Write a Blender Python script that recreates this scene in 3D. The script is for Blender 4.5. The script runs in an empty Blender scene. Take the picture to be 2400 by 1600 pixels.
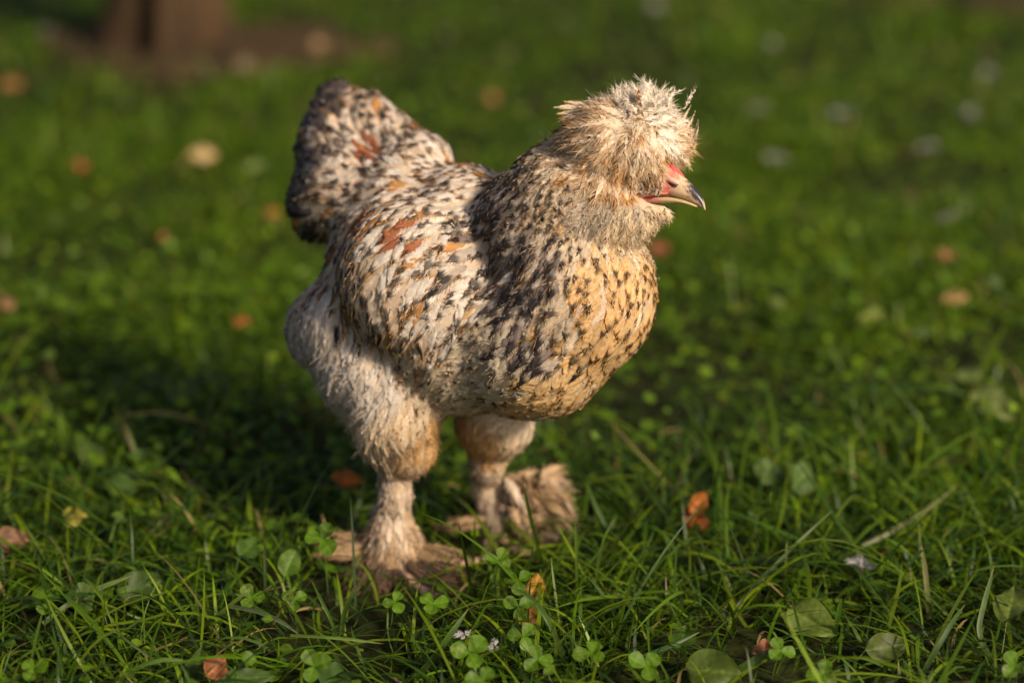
import bpy, math
import numpy as np
from mathutils import Vector
from mathutils.bvhtree import BVHTree

scene = bpy.context.scene
COL = scene.collection
rng = np.random.default_rng(7)

# ------------------------------------------------------------------ camera, sky, sun, exposure
CAM_H, PITCH, LENS, SENSOR = 0.92, math.radians(20.0), 85.0, 36.0
cam_data = bpy.data.cameras.new("camera")
cam_data.lens = LENS
cam_data.sensor_width = SENSOR
cam_data.clip_start = 0.05
cam_data.clip_end = 400.0
cam_data.dof.use_dof = True
cam_data.dof.focus_distance = 1.965
cam_data.dof.aperture_fstop = 2.0
cam_data.dof.aperture_blades = 0
cam = bpy.data.objects.new("camera", cam_data)
cam.location = (0, 0, CAM_H)
cam.rotation_euler = (math.pi / 2 - PITCH, 0, 0)
COL.objects.link(cam)
scene.camera = cam

SUN_EL, SUN_AZ_VEC = math.radians(33.0), (0.69, -0.72)      # horizontal direction towards the sun
sun_dir = Vector((SUN_AZ_VEC[0], SUN_AZ_VEC[1], 0)).normalized() * math.cos(SUN_EL) + Vector((0, 0, math.sin(SUN_EL)))
world = bpy.data.worlds.new("World")
scene.world = world
world.use_nodes = True
wn = world.node_tree
wn.nodes.clear()
sky = wn.nodes.new("ShaderNodeTexSky")
sky.sky_type = 'NISHITA'
sky.sun_disc = False
sky.dust_density = 4.5
sky.air_density = 0.8
sky.sun_elevation = SUN_EL
sky.sun_rotation = math.atan2(SUN_AZ_VEC[0], SUN_AZ_VEC[1])
bg = wn.nodes.new("ShaderNodeBackground")
bg.inputs["Strength"].default_value = 0.09
wo = wn.nodes.new("ShaderNodeOutputWorld")
wn.links.new(sky.outputs[0], bg.inputs[0])
wn.links.new(bg.outputs[0], wo.inputs[0])

sun_data = bpy.data.lights.new("sun", 'SUN')
sun_data.energy = 4.6
sun_data.angle = math.radians(8.0)
sun_data.color = (1.0, 0.86, 0.67)
sun = bpy.data.objects.new("sun", sun_data)
sun.rotation_euler = sun_dir.to_track_quat('Z', 'Y').to_euler()
sun.location = (3, -3, 4)
COL.objects.link(sun)

scene.view_settings.view_transform = 'Standard'
scene.view_settings.look = 'None'
scene.view_settings.exposure = 0.18
scene.view_settings.gamma = 1.0
scene.view_settings.use_curve_mapping = False
scene.render.engine = 'CYCLES'
scene.cycles.use_denoising = True
scene.cycles.max_bounces = 6
scene.cycles.transparent_max_bounces = 8

# ------------------------------------------------------------------ picture -> place helpers
K = SENSOR / LENS / 2400.0
CAMP = np.array([0, 0, CAM_H])
FWD = np.array([0, math.cos(PITCH), -math.sin(PITCH)])
UP = np.array([0, math.sin(PITCH), math.cos(PITCH)])
RIGHT = np.array([1.0, 0, 0])

def ray(px, py):
    return FWD + (px - 1200) * K * RIGHT + (800 - py) * K * UP

def P(px, py, d):                     # a point d metres along the lens axis
    return CAMP + d * ray(px, py)

def G(px, py, z=0.0):                 # where the sight line meets the ground
    r = ray(px, py)
    return CAMP + r * ((z - CAM_H) / r[2])

def nrm(a):
    return a / np.maximum(np.linalg.norm(a, axis=-1, keepdims=True), 1e-9)

def smooth(e0, e1, x):
    t = np.clip((x - e0) / (e1 - e0), 0, 1)
    return t * t * (3 - 2 * t)

# ------------------------------------------------------------------ mesh helpers
def make_mesh(name, V, F, C=None, shade=True, T=None):
    """V (n,3); F (m,3) or (m,4) index array; C (n,3) point colours."""
    V = np.asarray(V, dtype=np.float32); F = np.asarray(F, dtype=np.int32)
    me = bpy.data.meshes.new(name)
    k = F.shape[1]
    me.vertices.add(len(V)); me.vertices.foreach_set("co", V.ravel())
    me.loops.add(F.size); me.loops.foreach_set("vertex_index", F.ravel())
    me.polygons.add(len(F))
    me.polygons.foreach_set("loop_start", np.arange(0, F.size, k, dtype=np.int32))
    me.polygons.foreach_set("use_smooth", np.full(len(F), shade, dtype=bool))
    me.update(calc_edges=True)
    if C is not None:
        a = me.color_attributes.new("Col", 'FLOAT_COLOR', 'POINT')
        cc = np.ones((len(V), 4), dtype=np.float32); cc[:, :3] = C
        a.data.foreach_set("color", cc.ravel())
    if T is not None:
        a = me.attributes.new("barb", 'FLOAT_VECTOR', 'POINT')
        a.data.foreach_set("vector", np.asarray(T, np.float32).ravel())
    return me

def add_obj(name, me, mat=None, parent=None, **props):
    o = bpy.data.objects.new(name, me)
    COL.objects.link(o)
    if mat is not None and me is not None:
        if len(me.materials) == 0:
            me.materials.append(mat)
    if parent is not None:
        o.parent = parent
    for k, v in props.items():
        o[k] = v
    return o

def grid_faces(nu, nv, off=0):
    i = np.arange(nu - 1)[:, None] * nv + np.arange(nv - 1)[None, :]
    i = i.ravel() + off
    return np.stack([i, i + 1, i + nv + 1, i + nv], 1)

def tube(path, radii, n=8, close=True):
    """swept tube through path points; returns V, F(quads)"""
    path = np.asarray(path, float); radii = np.asarray(radii, float)
    T = nrm(np.gradient(path, axis=0))
    ref = np.array([0.3, 0.2, 1.0]) if abs(T[0][2]) < 0.9 else np.array([1.0, 0.1, 0])
    A = nrm(np.cross(T, ref)); B = np.cross(T, A)
    ang = np.linspace(0, 2 * np.pi, n, endpoint=False)
    V = (path[:, None] + radii[:, None, None] * (np.cos(ang)[None, :, None] * A[:, None] + np.sin(ang)[None, :, None] * B[:, None])).reshape(-1, 3)
    m = len(path)
    F = []
    for i in range(m - 1):
        for j in range(n):
            F.append((i * n + j, i * n + (j + 1) % n, (i + 1) * n + (j + 1) % n, (i + 1) * n + j))
    return V, np.array(F)

# ------------------------------------------------------------------ materials
def new_mat(name):
    m = bpy.data.materials.new(name); m.use_nodes = True
    nt = m.node_tree; nt.nodes.clear()
    out = nt.nodes.new("ShaderNodeOutputMaterial")
    return m, nt, out

def leafy(name, rough=0.45, trans=0.35, spec=0.35, noise_scale=60.0, noise_amt=0.25, tint=(1.25, 1.25, 0.5), bump=0.0):
    """thin plant or feather tissue coloured by the mesh colour attribute"""
    m, nt, out = new_mat(name)
    N = nt.nodes.new; L = nt.links.new
    at = N("ShaderNodeAttribute"); at.attribute_name = "Col"
    tc = N("ShaderNodeTexCoord")
    no = N("ShaderNodeTexNoise"); no.inputs["Scale"].default_value = noise_scale; no.inputs["Detail"].default_value = 3
    L(tc.outputs["Object"], no.inputs["Vector"])
    mr = N("ShaderNodeMapRange"); mr.inputs[1].default_value = 0.3; mr.inputs[2].default_value = 0.7
    mr.inputs[3].default_value = 1 - noise_amt; mr.inputs[4].default_value = 1 + noise_amt
    L(no.outputs["Fac"], mr.inputs[0])
    mul = N("ShaderNodeVectorMath"); mul.operation = 'MULTIPLY'
    L(at.outputs["Color"], mul.inputs[0])
    L(mr.outputs[0], mul.inputs[1])
    b = N("ShaderNodeBsdfPrincipled")
    b.inputs["Roughness"].default_value = rough
    b.inputs["Specular IOR Level"].default_value = spec
    L(mul.outputs[0], b.inputs["Base Color"])
    t = N("ShaderNodeBsdfTranslucent")
    tm = N("ShaderNodeVectorMath"); tm.operation = 'MULTIPLY'
    tm.inputs[1].default_value = tint
    L(mul.outputs[0], tm.inputs[0]); L(tm.outputs[0], t.inputs["Color"])
    if bump:
        bp = N("ShaderNodeBump"); bp.inputs["Strength"].default_value = bump; bp.inputs["Distance"].default_value = 0.001
        L(no.outputs["Fac"], bp.inputs["Height"]); L(bp.outputs[0], b.inputs["Normal"])
    mx = N("ShaderNodeMixShader"); mx.inputs[0].default_value = trans
    L(b.outputs[0], mx.inputs[1]); L(t.outputs[0], mx.inputs[2]); L(mx.outputs[0], out.inputs[0])
    return m

M_GRASS = leafy("grass_blade", rough=0.42, trans=0.38, spec=0.3, noise_scale=9.0, noise_amt=0.18)
M_LEAF = leafy("green_leaf", rough=0.50, trans=0.32, spec=0.22, noise_scale=220.0, noise_amt=0.22, bump=0.35)
M_DRY = leafy("dry_leaf", rough=0.6, trans=0.25, spec=0.25, noise_scale=160.0, noise_amt=0.4, tint=(1.2, 0.9, 0.6), bump=0.5)

def feather_mat():
    """vane coloured by its colour attribute, ribbed with fine slanting barbs and a pale shaft"""
    m, nt, out = new_mat("feather")
    N = nt.nodes.new; L = nt.links.new
    def math_(op, a, b=None, c=None):
        n = N("ShaderNodeMath"); n.operation = op
        for k, x in enumerate((a, b, c)):
            if x is None: continue
            if isinstance(x, (int, float)): n.inputs[k].default_value = x
            else: L(x, n.inputs[k])
        return n.outputs[0]
    at = N("ShaderNodeAttribute"); at.attribute_name = "Col"
    bt = N("ShaderNodeAttribute"); bt.attribute_name = "barb"
    sx = N("ShaderNodeSeparateXYZ"); L(bt.outputs["Vector"], sx.inputs[0])
    au = math_('ABSOLUTE', sx.outputs[0])
    ph = math_('SUBTRACT', sx.outputs[1], math_('MULTIPLY', au, .30))
    no = N("ShaderNodeTexNoise"); no.inputs["Scale"].default_value = 7; no.inputs["Detail"].default_value = 3
    L(bt.outputs["Vector"], no.inputs["Vector"])
    cv = N("ShaderNodeCombineXYZ")
    L(math_('MULTIPLY', ph, 46.0), cv.inputs[0]); L(math_('MULTIPLY', au, 1.6), cv.inputs[1]); L(math_('MULTIPLY', sx.outputs[2], 40.0), cv.inputs[2])
    n2 = N("ShaderNodeTexNoise"); n2.inputs["Scale"].default_value = 1.0; n2.inputs["Detail"].default_value = 2
    L(cv.outputs[0], n2.inputs["Vector"])
    mr = N("ShaderNodeMapRange"); mr.inputs[1].default_value = .28; mr.inputs[2].default_value = .72; mr.inputs[3].default_value = .70; mr.inputs[4].default_value = 1.22
    L(n2.outputs["Fac"], mr.inputs[0])
    mul = N("ShaderNodeVectorMath"); mul.operation = 'MULTIPLY'
    L(at.outputs["Color"], mul.inputs[0]); L(mr.outputs[0], mul.inputs[1])
    b = N("ShaderNodeBsdfPrincipled"); b.inputs["Roughness"].default_value = .55; b.inputs["Specular IOR Level"].default_value = .22
    L(mul.outputs[0], b.inputs["Base Color"])
    bp = N("ShaderNodeBump"); bp.inputs["Strength"].default_value = .45; bp.inputs["Distance"].default_value = .0006
    L(n2.outputs["Fac"], bp.inputs["Height"]); L(bp.outputs[0], b.inputs["Normal"])
    t = N("ShaderNodeBsdfTranslucent"); L(mul.outputs[0], t.inputs["Color"])
    mx = N("ShaderNodeMixShader"); mx.inputs[0].default_value = .20
    L(b.outputs[0], mx.inputs[1]); L(t.outputs[0], mx.inputs[2]); L(mx.outputs[0], out.inputs[0])
    return m
M_FEATHER = feather_mat()

def ground_mat():
    m, nt, out = new_mat("soil_and_thatch")
    N = nt.nodes.new; L = nt.links.new
    tc = N("ShaderNodeTexCoord")
    n1 = N("ShaderNodeTexNoise"); n1.inputs["Scale"].default_value = 38; n1.inputs["Detail"].default_value = 6
    n2 = N("ShaderNodeTexNoise"); n2.inputs["Scale"].default_value = 1.6; n2.inputs["Detail"].default_value = 4
    L(tc.outputs["Object"], n1.inputs["Vector"]); L(tc.outputs["Object"], n2.inputs["Vector"])
    r = N("ShaderNodeValToRGB")
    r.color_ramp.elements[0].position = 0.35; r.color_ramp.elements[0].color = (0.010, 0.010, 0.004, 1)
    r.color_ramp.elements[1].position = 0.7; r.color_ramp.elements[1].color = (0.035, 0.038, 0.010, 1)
    L(n1.outputs["Fac"], r.inputs[0])
    r2 = N("ShaderNodeValToRGB")
    r2.color_ramp.elements[0].color = (0.6, 0.8, 0.5, 1); r2.color_ramp.elements[1].color = (1.2, 1.15, 0.9, 1)
    L(n2.outputs["Fac"], r2.inputs[0])
    mul = N("ShaderNodeVectorMath"); mul.operation = 'MULTIPLY'
    L(r.outputs[0], mul.inputs[0]); L(r2.outputs[0], mul.inputs[1])
    b = N("ShaderNodeBsdfPrincipled"); b.inputs["Roughness"].default_value = 0.95
    b.inputs["Specular IOR Level"].default_value = 0.1
    L(mul.outputs[0], b.inputs["Base Color"])
    bp = N("ShaderNodeBump"); bp.inputs["Strength"].default_value = 0.8; bp.inputs["Distance"].default_value = 0.01
    L(n1.outputs["Fac"], bp.inputs["Height"]); L(bp.outputs[0], b.inputs["Normal"])
    L(b.outputs[0], out.inputs[0])
    return m

def noise_mat(name, c0, c1, scale, rough=0.8, bump=0.5, stretch=(1, 1, 1), dist=0.01):
    m, nt, out = new_mat(name)
    N = nt.nodes.new; L = nt.links.new
    tc = N("ShaderNodeTexCoord")
    mp = N("ShaderNodeMapping"); mp.inputs["Scale"].default_value = stretch
    L(tc.outputs["Object"], mp.inputs[0])
    n1 = N("ShaderNodeTexNoise"); n1.inputs["Scale"].default_value = scale; n1.inputs["Detail"].default_value = 7
    n1.inputs["Roughness"].default_value = 0.65
    L(mp.outputs[0], n1.inputs["Vector"])
    r = N("ShaderNodeValToRGB")
    r.color_ramp.elements[0].position = 0.32; r.color_ramp.elements[0].color = (*c0, 1)
    r.color_ramp.elements[1].position = 0.7; r.color_ramp.elements[1].color = (*c1, 1)
    L(n1.outputs["Fac"], r.inputs[0])
    b = N("ShaderNodeBsdfPrincipled"); b.inputs["Roughness"].default_value = rough
    b.inputs["Specular IOR Level"].default_value = 0.2
    L(r.outputs[0], b.inputs["Base Color"])
    bp = N("ShaderNodeBump"); bp.inputs["Strength"].default_value = bump; bp.inputs["Distance"].default_value = dist
    L(n1.outputs["Fac"], bp.inputs["Height"]); L(bp.outputs[0], b.inputs["Normal"])
    L(b.outputs[0], out.inputs[0])
    return m

M_GROUND = ground_mat()
M_SOIL_SHADE = noise_mat("soil_and_shade", (0.022, 0.014, 0.006), (0.075, 0.047, 0.020), 22, rough=0.95, bump=0.9)  # soil round the tree; also colours the dark patch painted as shade
M_BARK = noise_mat("bark", (0.010, 0.006, 0.003), (0.075, 0.042, 0.018), 16, rough=0.9, bump=1.0, stretch=(1, 1, 0.12), dist=0.02)
M_SKIN = noise_mat("hen_skin", (0.42, 0.30, 0.20), (0.58, 0.46, 0.34), 120, rough=0.7, bump=0.2, dist=0.001)
M_TOE = noise_mat("toe_scales", (0.42, 0.22, 0.15), (0.62, 0.40, 0.30), 260, rough=0.5, bump=0.5, dist=0.0008)

# ------------------------------------------------------------------ the setting: ground, bare soil by the tree, painted corner shade
def build_ground():
    xs = np.concatenate([np.linspace(-60, -3, 16), np.linspace(-2.6, 2.6, 90), np.linspace(3, 60, 16)])
    ys = np.concatenate([np.linspace(-60, -0.5, 12), np.linspace(0, 6, 110), np.linspace(6.5, 90, 24)])
    X, Y = np.meshgrid(xs, ys, indexing='ij')
    near = np.exp(-((X / 3) ** 2 + ((Y - 2.5) / 3.5) ** 2))
    Z = (0.006 * np.sin(5.1 * X + 1.3) * np.cos(4.3 * Y) + 0.004 * np.sin(13 * X - 7 * Y)) * near
    V = np.stack([X, Y, Z], -1).reshape(-1, 3)
    me = make_mesh("ground", V, grid_faces(len(xs), len(ys)))
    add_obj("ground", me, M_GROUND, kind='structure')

build_ground()

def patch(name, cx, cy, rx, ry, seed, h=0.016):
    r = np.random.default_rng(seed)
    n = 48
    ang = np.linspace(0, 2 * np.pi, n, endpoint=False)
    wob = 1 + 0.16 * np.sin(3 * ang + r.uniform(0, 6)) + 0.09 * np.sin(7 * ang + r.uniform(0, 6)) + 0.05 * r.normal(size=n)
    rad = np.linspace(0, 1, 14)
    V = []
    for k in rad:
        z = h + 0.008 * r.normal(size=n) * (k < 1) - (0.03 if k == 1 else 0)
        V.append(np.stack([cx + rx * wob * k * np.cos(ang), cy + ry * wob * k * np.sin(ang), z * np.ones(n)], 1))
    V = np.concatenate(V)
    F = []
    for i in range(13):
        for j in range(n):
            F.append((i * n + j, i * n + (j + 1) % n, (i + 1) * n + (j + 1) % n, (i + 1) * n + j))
    add_obj(name, make_mesh(name, V, np.array(F)), M_SOIL_SHADE, kind='structure')

TREE = G(385, 120); TREE[2] = 0
SOIL_SHADE = [(TREE[0] + 0.07, TREE[1] - 0.02, 0.29, 0.17), (G(2330, 5)[0] + 0.20, G(2330, 5)[1] + 0.16, 0.55, 0.34)]
patch("soil_and_shade", *SOIL_SHADE[0], 3)
patch("soil_and_shade", *SOIL_SHADE[1], 4)  # dark sheet put in for the deep shade at the far right

# ------------------------------------------------------------------ feather builder
SPINE_K = 6

NU, NV = 7, 12

def feather_mesh(S, Nn, W, fluff, sty, nb=15, seed=1):
    """S (N,K,3) spine points, Nn (N,K,3) normals, W (N,) half width, fluff (N,), sty dict of (N,..) colour arrays.
    A feather is a cambered vane with loose barbs standing out from its edge. Returns V, F, C, UV-like (u, v, random), verts per feather."""
    r = np.random.default_rng(seed)
    N, Kk, _ = S.shape
    L = np.linalg.norm(np.diff(S, axis=1), axis=2).sum(1)
    ar = np.arange(N)[:, None]
    def ev(A, v):
        x = np.clip(v, 0, 1.4) * (Kk - 1)
        i = np.clip(np.floor(x).astype(int), 0, Kk - 2)
        f = (x - i)[..., None]
        return A[ar, i] * (1 - f) + A[ar, i + 1] * f
    def frame(v):
        s = ev(S, v); n = nrm(ev(Nn, np.clip(v, 0, 1)))
        t = nrm(ev(S, np.minimum(v + .08, 1.0)) - ev(S, np.minimum(v + .08, 1.0) - .16))
        b = nrm(np.cross(t, n))
        return s, n, t, b
    prof = lambda v: np.power(np.clip(np.sin(np.pi * np.power(np.clip(v, 0, 1), 1.28)), 0, 1), .62) * .97 + .03 * (1 - v)
    flf = fluff[:, None]
    shrink = 1 - .58 * flf                                        # loose feathers have a narrow vane and long barbs
    # vane
    vg = np.linspace(0, 1, NV) ** .85; ug = np.linspace(-1, 1, NU)
    U, VV = np.meshgrid(ug, vg, indexing='ij'); U = U.ravel()[None]; VV = VV.ravel()[None]
    vvs = np.broadcast_to(VV - .16 * np.abs(U) ** 1.6 * (VV > .02), (N, VV.size)).clip(0, 1)
    s0, n0, t0, b0 = frame(vvs)
    asym = .12 * r.normal(size=(N, 1)); twist = .13 * r.normal(size=(N, 1)) * (1 - .3 * flf)
    hw = W[:, None] * shrink * prof(VV) * (1 + .08 * r.normal(size=(N, U.size)) * (np.abs(U) > .9))
    ux = U + asym * (1 - U ** 2)
    lat = ux * hw
    hgt = -.30 * np.abs(ux) ** 2 * hw + twist * lat * VV + (.0003 + .0006 * flf) * r.normal(size=(N, U.size))
    Vv = s0 + b0 * lat[..., None] + n0 * hgt[..., None]
    # barbs
    M = nb * 2 + 5
    bv = np.concatenate([np.repeat(np.linspace(.28, .97, nb), 2), np.full(5, .96)])[None] + .025 * r.normal(size=(N, M))
    bs = np.concatenate([np.tile([-1., 1.], nb), [-.6, -.3, 0, .3, .6]])[None]
    tipb = (np.arange(M) >= nb * 2)[None]
    ln = W[:, None] * (.26 + 1.15 * flf) * (1 + .35 * r.normal(size=(N, M))).clip(.2, 2)
    fwd = np.where(tipb, 1.0, .75 + .35 * bv) * (1 + .2 * r.normal(size=(N, M)))
    sideways = bs * (1 - .35 * bv) * (1 + .25 * r.normal(size=(N, M)))
    bu = np.where(tipb, bs, bs * .86)
    bvs = (bv - .16 * np.abs(bu) ** 1.6).clip(0, 1)
    s1, n1, t1, b1 = frame(bvs)
    hw1 = W[:, None] * shrink * prof(bv)
    root = s1 + b1 * (bu * hw1)[..., None] + n1 * (-.30 * bu ** 2 * hw1 + twist * bu * hw1 * bv)[..., None]
    dirv = nrm(t1 * fwd[..., None] + b1 * sideways[..., None] + n1 * ((.10 + .30 * flf) * r.normal(size=(N, M)) - .10)[..., None])
    crl = (t1 * .25 - n1 * .18 + n1 * (.25 * flf * r.normal(size=(N, M)))[..., None])
    wd = np.cross(dirv, n1); bw = (.00030 - .00010 * flf)
    st = []
    for k, t in enumerate((0., .5, 1.)):
        p = root + (dirv * t + crl * t * t * .6) * ln[..., None]
        if k < 2:
            q = wd * (bw * (1 - .35 * t))[..., None]; st += [p - q, p + q]
        else:
            st.append(p)
    Vb = np.stack(st, 2).reshape(N, M * 5, 3)
    Vs = np.concatenate([Vv, Vb], 1)
    ub = np.broadcast_to(np.abs(bu), (N, M)); ubb = np.stack([ub * .9, ub * .9, ub + .15, ub + .15, ub + .3], 2).reshape(N, -1)
    vb = np.stack([bvs, bvs, bvs + .05, bvs + .05, bvs + .10], 2).reshape(N, -1)
    uu = np.concatenate([np.broadcast_to(U, (N, U.size)), ubb * np.repeat(np.sign(bs + 1e-6), 5, 1)], 1); au = np.abs(uu)
    vv = np.concatenate([np.broadcast_to(VV - .10 * np.abs(U), (N, U.size)), vb], 1)
    # --- colour pattern
    A = lambda k: sty[k][:, None]
    C = np.broadcast_to(sty['base'][:, None, :], Vs.shape).copy()
    g = A('gamt') * np.clip(smooth(.40, .95, au + .55 * smooth(.82, 1.02, vv)) * smooth(.35, .7, vv) + A('gall'), 0, 1)
    C = C * (1 - g[..., None]) + sty['gold'][:, None, :] * g[..., None]
    d = ((vv - A('sv')) / A('sl')) ** 2 + (au / A('sw')) ** 2 + .10 * r.normal(size=vv.shape)
    m = A('spot') * smooth(1.25, .80, d)
    bar = A('bar') * smooth(.10, .55, np.sin(vv * A('bf') - 2.2 * au + A('bp'))) * smooth(.2, .4, vv)
    m = np.clip(np.maximum(m, bar), 0, 1)
    C = C * (1 - m[..., None]) + sty['dark'][:, None, :] * m[..., None]
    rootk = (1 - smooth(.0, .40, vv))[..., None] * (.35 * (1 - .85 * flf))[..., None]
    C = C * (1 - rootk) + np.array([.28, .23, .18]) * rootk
    C = np.clip(C * (1 + .05 * r.normal(size=vv.shape))[..., None], .008, .9)
    gi = np.arange(NU - 1)[:, None] * NV + np.arange(NV - 1)[None]; gi = gi.ravel()
    f1 = np.concatenate([np.stack([gi, gi + 1, gi + NV + 1], 1), np.stack([gi, gi + NV + 1, gi + NV], 1)])
    bi = NU * NV + np.arange(M)[:, None, None] * 5
    f2 = (bi + np.array([[0, 1, 3], [0, 3, 2], [2, 3, 4]])[None]).reshape(-1, 3)
    f = np.concatenate([f1, f2]); vp = Vs.shape[1]
    F = (np.arange(N)[:, None, None] * vp + f[None]).reshape(-1, 3)
    T = np.stack([uu, vv * (L * 1000 / 26)[:, None], np.broadcast_to(r.uniform(size=(N, 1)), uu.shape)], 2)
    return Vs.reshape(-1, 3), F, C.reshape(-1, 3), T.reshape(-1, 3), vp

# colours of the plumage (linear albedo)
WHITE = (.76, .66, .55); CREAM = (.70, .53, .35); TAN = (.58, .36, .17); GOLD = (.52, .23, .035); RUST = (.30, .10, .014)
BLACK = (.016, .012, .012); GREYW = (.58, .50, .42); DUN = (.30, .20, .15)
#          base   gold  gamt gall spotP  sv   sl   sw   dark  bar
STY = {
 'crest_w': ((.75, .66, .54), GOLD, .12, 0.0, .05, .84, .10, .5, BLACK, 0),
 'crest_g': ((.70, .56, .40), GOLD, .85, .10, .50, .83, .13, .60, BLACK, 0),
 'crest_b': ((.70, .57, .41), GOLD, .60, .05, .28, .84, .11, .5, BLACK, 0),
 'cheek':   ((.48, .39, .29), GOLD, .15, 0.0, .45, .84, .14, .6, BLACK, 0),
 'beard':   ((.66, .53, .36), GOLD, .30, 0.0, .16, .84, .11, .5, BLACK, 0),
 'hackle':  ((.56, .44, .31), GOLD, .60, 0.0, 1.0, .81, .19, .88, BLACK, 0),
 'hack_d':  ((.44, .36, .29), GOLD, .40, 0.0, 1.0, .78, .24, 1.05, BLACK, 0),
 'breast':  ((.66, .45, .23), GOLD, 1.0, .26, 1.0, .82, .13, .86, BLACK, 0),
 'breast2': ((.62, .42, .21), GOLD, .90, .26, .80, .87, .085, .72, BLACK, 0),
 'belly':   ((.57, .47, .33), GOLD, .40, 0.0, .85, .82, .13, .50, BLACK, 0),
 'back':    ((.70, .60, .50), GOLD, 1.0, .05, 1.0, .81, .165, .80, BLACK, 0),
 'wing_w':  ((.64, .56, .47), GOLD, .85, 0.0, .80, .81, .155, .68, BLACK, 0),
 'wing_g':  ((.62, .52, .40), GOLD, 1.0, .25, .92, .76, .24, .58, BLACK, 0),
 'rust':    (RUST, RUST, .3, .5, .22, .84, .12, .5, BLACK, 0),
 'hack_k':  ((.19, .15, .13), GOLD, .30, 0.0, 1.0, .80, .30, 1.0, BLACK, 0),
 'tail_k':  ((.085, .07, .065), GOLD, .25, 0.0, .6, .80, .20, .9, BLACK, .8),
 'rusty':   ((.44, .22, .07), RUST, .9, .3, .6, .82, .16, .6, BLACK, 0),
 'fluff':   (GREYW, TAN, .08, 0.0, .05, .84, .16, .6, (.10, .085, .08), 0),
 'thigh':   ((.64, .50, .35), TAN, .4, .15, .03, .84, .12, .5, (.15, .1, .07), 0),
 'thigh2':  (TAN, GOLD, .5, .10, .04, .84, .12, .5, (.12, .08, .05), 0),
 'shank':   ((.64, .51, .38), TAN, .4, .05, .30, .82, .20, .6, (.16, .12, .10), 0),
 'foot':    ((.52, .35, .21), TAN, .5, .10, .60, .80, .20, .7, (.10, .07, .055), 0),
 'tail':    ((.60, .51, .42), GOLD, 1.0, .20, 1.0, .79, .17, .90, BLACK, .80),
 'tail_d':  ((.30, .26, .24), GOLD, .25, 0.0, .95, .76, .22, .90, BLACK, .95),
}

def style_arrays(names, seed):
    r = np.random.default_rng(seed)
    n = len(names); g = lambda i: np.array([STY[s][i] for s in names], float)
    base = g(0) * (1 + 0.10 * r.normal(size=(n, 1)))
    spot = (r.uniform(size=n) < g(4)).astype(float) * r.uniform(.8, 1.0, n)
    return dict(base=np.clip(base, .05, .85), gold=g(1) * (1 + .15 * r.normal(size=(n, 1))), gamt=np.clip(g(2) * r.uniform(.3, 1.3, n), 0, 1), gall=g(3),
                spot=spot, sv=g(5) + .025 * r.normal(size=n), sl=g(6) * r.uniform(.75, 1.3, n), sw=g(7) * r.uniform(.75, 1.3, n), dark=g(8),
                bar=g(9) * r.uniform(.4, 1, n), bf=r.uniform(14, 20, n), bp=r.uniform(0, 6.28, n))

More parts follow.
